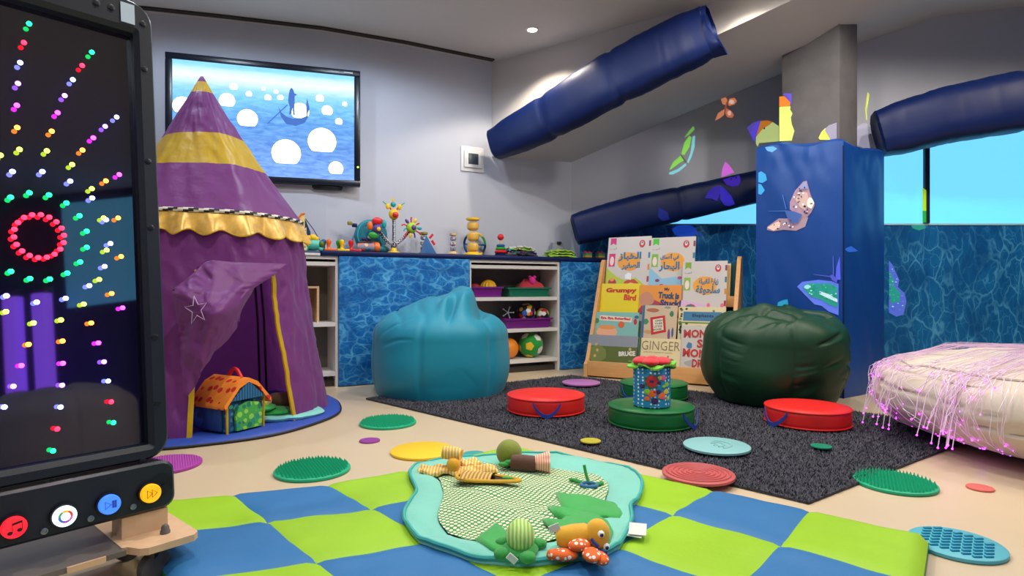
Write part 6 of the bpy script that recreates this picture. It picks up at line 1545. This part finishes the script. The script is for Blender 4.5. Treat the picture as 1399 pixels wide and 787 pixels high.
def wingpatch(par, name, pts, s, col, lvl=0):
    bm = bmesh.new(); f = bm.faces.new([bm.verts.new((x, y, 0)) for x, y in pts])
    bmesh.ops.triangulate(bm, faces=[f]); bmesh.ops.subdivide_edges(bm, edges=bm.edges[:], cuts=2, use_grid_fill=True); bmesh.ops.triangulate(bm, faces=bm.faces[:]); bm.verts.index_update()
    P = [cast(v.co.x, v.co.y, s, .003 + .003 * lvl) for v in bm.verts]
    fs = [tuple(v.index for v in f.verts) for f in bm.faces if all(P[v.index] is not None for v in f.verts)]
    P = [p or Vector() for p in P]; bm.free()
    if fs:      # keep the largest connected piece
        lab = list(range(len(P)))
        def root(a):
            while lab[a] != a: a = lab[a]
            return a
        for f_ in fs:
            for q_ in f_[1:]: lab[root(q_)] = root(f_[0])
        cnt = {}
        for f_ in fs: cnt[root(f_[0])] = cnt.get(root(f_[0]), 0) + 1
        best = max(cnt, key=cnt.get); fs = [f_ for f_ in fs if root(f_[0]) == best]
        used = sorted({q_ for f_ in fs for q_ in f_}); ix = {q_: i_ for i_, q_ in enumerate(used)}
        P = [P[q_] for q_ in used]; fs = [tuple(ix[q_] for q_ in f_) for f_ in fs]
    if not fs: return None
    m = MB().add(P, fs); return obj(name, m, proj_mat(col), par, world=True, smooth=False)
def butterfly(label, px, py, s, parts):
    c = cast(px, py, s, .003)
    if c is None: c = cast(px + 8, py + 10, s, .003)
    t = thing('projected_butterfly', label, 'butterfly', tuple(c), 0, 'butterflies of projected light')
    for it in parts:
        nm, pts, col = it[:3]; ss = it[3] if len(it) > 3 else s; lv = it[4] if len(it) > 4 else 0
        wingpatch(t, nm, pts, ss, col, lv)
    return t
def speckle(pts, n, r, cols, s, seed, lv=3):
    R_ = random.Random(seed); xs = [p[0] for p in pts]; ys = [p[1] for p in pts]; out = []
    def inside(x, y):
        c = False; j = len(pts) - 1
        for i in range(len(pts)):
            if (pts[i][1] > y) != (pts[j][1] > y) and x < (pts[j][0] - pts[i][0]) * (y - pts[i][1]) / (pts[j][1] - pts[i][1]) + pts[i][0]: c = not c
            j = i
        return c
    while len(out) < n:
        x, y = R_.uniform(min(xs), max(xs)), R_.uniform(min(ys), max(ys))
        if inside(x, y): out.append(('wing_spot', ell(x, y, r * R_.uniform(.6, 1.3), r * R_.uniform(.5, 1.0), 8, .15, len(out)), cols[len(out) % len(cols)], s, lv))
    return out
def z4(x, y): return (900 + x / 3.575, 100 + y / 3.577)
def zz(fn, pts): return [fn(*p) for p in pts]
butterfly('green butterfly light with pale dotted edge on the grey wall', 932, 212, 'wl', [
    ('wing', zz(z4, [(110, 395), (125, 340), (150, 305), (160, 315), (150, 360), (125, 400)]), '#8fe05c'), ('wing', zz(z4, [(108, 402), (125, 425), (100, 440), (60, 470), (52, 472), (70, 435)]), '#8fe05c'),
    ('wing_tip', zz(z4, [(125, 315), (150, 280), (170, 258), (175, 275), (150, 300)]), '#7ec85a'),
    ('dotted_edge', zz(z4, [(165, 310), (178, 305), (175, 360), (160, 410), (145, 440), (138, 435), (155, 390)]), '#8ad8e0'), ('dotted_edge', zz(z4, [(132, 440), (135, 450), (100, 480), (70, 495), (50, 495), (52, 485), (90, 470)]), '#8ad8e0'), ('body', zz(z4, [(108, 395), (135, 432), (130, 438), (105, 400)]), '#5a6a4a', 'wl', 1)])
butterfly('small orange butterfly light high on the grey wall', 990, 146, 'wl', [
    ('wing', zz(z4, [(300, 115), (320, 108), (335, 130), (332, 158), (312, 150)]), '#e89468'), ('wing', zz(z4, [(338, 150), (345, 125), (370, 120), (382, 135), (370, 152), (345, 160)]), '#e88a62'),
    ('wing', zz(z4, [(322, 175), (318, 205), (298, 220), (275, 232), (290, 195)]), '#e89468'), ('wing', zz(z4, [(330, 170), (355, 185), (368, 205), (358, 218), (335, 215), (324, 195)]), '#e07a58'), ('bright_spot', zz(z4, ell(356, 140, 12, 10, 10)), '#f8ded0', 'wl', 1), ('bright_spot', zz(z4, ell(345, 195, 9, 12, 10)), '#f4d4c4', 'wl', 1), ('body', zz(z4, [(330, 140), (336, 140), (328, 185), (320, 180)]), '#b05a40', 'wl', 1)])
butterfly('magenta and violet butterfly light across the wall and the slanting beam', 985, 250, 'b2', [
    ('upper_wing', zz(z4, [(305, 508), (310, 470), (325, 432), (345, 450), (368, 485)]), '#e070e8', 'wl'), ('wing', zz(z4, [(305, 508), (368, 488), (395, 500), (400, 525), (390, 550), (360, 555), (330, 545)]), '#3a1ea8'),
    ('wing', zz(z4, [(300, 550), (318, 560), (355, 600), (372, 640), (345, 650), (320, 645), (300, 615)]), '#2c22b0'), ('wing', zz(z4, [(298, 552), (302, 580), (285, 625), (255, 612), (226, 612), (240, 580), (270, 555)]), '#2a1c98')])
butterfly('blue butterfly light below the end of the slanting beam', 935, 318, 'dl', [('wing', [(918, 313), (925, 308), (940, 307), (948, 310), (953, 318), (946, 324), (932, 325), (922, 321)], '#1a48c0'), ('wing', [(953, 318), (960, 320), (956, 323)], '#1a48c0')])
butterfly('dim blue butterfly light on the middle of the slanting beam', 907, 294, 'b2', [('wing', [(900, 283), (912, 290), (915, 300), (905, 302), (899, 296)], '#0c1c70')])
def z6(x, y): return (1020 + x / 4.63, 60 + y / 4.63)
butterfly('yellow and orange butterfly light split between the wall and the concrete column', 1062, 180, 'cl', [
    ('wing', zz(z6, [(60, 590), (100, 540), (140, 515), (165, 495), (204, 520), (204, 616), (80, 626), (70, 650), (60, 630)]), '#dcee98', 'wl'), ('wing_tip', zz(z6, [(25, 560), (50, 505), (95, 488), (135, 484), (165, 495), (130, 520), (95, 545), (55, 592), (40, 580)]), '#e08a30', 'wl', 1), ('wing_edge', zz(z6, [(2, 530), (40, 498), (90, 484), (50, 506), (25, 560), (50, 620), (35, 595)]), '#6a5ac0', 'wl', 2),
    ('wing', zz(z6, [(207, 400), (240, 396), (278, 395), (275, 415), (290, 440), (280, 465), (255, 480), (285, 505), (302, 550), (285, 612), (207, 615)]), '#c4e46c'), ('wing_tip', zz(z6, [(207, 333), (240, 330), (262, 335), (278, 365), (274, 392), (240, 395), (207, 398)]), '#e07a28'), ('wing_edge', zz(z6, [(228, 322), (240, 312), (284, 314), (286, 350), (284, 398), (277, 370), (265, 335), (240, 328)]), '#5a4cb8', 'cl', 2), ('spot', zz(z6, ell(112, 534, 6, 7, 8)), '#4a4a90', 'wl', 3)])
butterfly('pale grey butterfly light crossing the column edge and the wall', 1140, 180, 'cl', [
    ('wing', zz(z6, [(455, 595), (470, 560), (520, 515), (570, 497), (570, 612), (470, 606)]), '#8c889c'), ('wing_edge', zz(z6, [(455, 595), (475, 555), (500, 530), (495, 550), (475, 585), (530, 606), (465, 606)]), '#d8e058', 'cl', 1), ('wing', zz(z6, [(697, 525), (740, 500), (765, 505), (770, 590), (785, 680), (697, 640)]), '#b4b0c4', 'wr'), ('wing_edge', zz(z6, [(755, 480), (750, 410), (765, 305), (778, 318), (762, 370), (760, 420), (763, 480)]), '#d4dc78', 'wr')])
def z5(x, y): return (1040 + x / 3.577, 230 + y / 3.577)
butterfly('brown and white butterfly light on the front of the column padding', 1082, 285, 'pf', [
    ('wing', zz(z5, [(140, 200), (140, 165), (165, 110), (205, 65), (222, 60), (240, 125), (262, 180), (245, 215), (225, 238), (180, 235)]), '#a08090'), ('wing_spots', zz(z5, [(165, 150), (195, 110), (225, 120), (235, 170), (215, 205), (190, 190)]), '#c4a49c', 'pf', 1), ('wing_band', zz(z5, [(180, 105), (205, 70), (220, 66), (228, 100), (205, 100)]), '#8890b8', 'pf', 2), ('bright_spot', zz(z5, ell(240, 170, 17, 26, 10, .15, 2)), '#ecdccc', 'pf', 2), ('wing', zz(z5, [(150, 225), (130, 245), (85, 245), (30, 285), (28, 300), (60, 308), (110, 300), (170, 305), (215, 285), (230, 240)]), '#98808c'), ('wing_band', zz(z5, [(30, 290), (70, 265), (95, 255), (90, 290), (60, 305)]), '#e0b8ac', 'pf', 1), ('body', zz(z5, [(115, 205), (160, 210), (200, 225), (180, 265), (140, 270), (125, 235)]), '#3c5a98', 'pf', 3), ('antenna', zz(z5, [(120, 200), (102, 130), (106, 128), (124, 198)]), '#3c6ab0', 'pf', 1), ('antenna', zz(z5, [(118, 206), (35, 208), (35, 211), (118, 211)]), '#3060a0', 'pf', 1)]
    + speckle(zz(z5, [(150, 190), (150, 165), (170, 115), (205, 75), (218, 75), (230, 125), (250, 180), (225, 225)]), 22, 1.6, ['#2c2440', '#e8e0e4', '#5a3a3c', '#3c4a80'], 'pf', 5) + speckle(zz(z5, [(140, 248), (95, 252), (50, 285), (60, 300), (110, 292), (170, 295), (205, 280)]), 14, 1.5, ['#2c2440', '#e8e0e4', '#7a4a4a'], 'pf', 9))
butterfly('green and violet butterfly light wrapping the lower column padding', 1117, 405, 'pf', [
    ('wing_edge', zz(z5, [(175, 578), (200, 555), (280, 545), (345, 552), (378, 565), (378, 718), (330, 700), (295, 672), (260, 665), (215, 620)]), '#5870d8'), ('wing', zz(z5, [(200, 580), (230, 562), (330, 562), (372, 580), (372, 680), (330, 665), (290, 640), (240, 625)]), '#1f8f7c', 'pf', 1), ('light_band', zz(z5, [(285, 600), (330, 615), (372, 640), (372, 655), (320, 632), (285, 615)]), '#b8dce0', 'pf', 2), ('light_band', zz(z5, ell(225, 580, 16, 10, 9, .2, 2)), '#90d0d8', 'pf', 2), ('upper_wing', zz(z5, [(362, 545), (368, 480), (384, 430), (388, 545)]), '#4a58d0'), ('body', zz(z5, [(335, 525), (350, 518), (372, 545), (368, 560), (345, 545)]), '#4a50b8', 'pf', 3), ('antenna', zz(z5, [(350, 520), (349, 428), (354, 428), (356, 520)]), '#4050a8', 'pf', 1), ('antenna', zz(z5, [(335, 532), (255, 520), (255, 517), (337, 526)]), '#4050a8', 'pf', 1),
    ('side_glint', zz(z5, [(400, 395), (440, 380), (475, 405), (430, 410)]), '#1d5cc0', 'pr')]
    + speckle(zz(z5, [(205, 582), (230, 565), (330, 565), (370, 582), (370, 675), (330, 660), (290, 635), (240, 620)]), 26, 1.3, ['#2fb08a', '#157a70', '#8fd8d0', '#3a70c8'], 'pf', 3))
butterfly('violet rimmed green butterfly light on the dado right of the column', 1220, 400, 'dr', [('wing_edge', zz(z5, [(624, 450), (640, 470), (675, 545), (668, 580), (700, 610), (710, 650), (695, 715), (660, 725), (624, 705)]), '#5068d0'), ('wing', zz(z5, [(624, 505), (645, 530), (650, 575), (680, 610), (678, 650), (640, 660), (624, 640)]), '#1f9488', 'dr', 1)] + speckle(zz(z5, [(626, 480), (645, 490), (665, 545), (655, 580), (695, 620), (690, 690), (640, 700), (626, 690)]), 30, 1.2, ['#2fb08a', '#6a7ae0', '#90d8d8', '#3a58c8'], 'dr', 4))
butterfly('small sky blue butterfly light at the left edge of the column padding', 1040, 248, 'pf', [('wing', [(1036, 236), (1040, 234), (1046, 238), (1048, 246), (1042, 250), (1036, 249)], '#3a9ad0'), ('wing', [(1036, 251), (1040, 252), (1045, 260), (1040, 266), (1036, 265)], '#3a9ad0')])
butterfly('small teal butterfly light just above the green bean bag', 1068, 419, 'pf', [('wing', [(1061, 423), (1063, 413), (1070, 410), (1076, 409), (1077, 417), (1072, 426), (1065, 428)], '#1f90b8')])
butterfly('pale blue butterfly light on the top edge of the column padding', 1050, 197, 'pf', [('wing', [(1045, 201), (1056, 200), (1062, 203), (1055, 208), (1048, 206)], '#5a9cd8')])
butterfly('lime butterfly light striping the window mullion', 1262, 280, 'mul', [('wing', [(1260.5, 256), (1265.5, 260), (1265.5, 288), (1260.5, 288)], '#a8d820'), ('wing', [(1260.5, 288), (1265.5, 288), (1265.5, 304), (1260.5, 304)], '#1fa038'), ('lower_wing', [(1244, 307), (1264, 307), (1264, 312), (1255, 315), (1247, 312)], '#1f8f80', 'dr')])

# ================================================================ BEYOND THE FRAME (seen only as reflections in the light panel)
BUBM = M('bubble_tube_glow', '#7a50d0', rough=.2, emit=4.5, ecol='#7c48e0')
for k, (x, y, lb) in enumerate(((3.0, -1.10, 'left-hand'), (3.0, -.88, 'right-hand'))):
    t = thing('bubble_tube', '%s violet glowing bubble tube mirrored in the light panel' % lb, 'bubble tube', (x, y, 0), 0, 'bubble tubes beyond the frame')
    obj('tube', MB().lathe([(.07, .35), (.07, 1.6), (.0, 1.6)], 24, cap1=False), BUBM, t); obj('base', MB().lathe([(.10, 0), (.10, .33), (.075, .35)], 24), BLACKM, t); obj('cap', MB().lathe([(.08, 1.6), (.08, 1.66), (0, 1.66)], 24, cap1=False), BLACKM, t)
mb = MB().poly([(XR - .02, -.86, 1.52), (XR - .02, -.05, 1.52), (XR - .02, -.05, 2.5), (XR - .02, -.86, 2.5)], .012, (1, 0, 0))
struct('window_3', mb, PANE)
GRYB = M('beanbag_grey', '#a8a0a8', rough=.6, var=.05)
beanbag('bean_bag', 'grey bean bag mirrored in the lower part of the light panel', (2.36, -.45, .002), .48, .74, GRYB, lambda x, y, a: (.03 * nz(x * 4, y * 4, 2), 0, 0), 4.0)
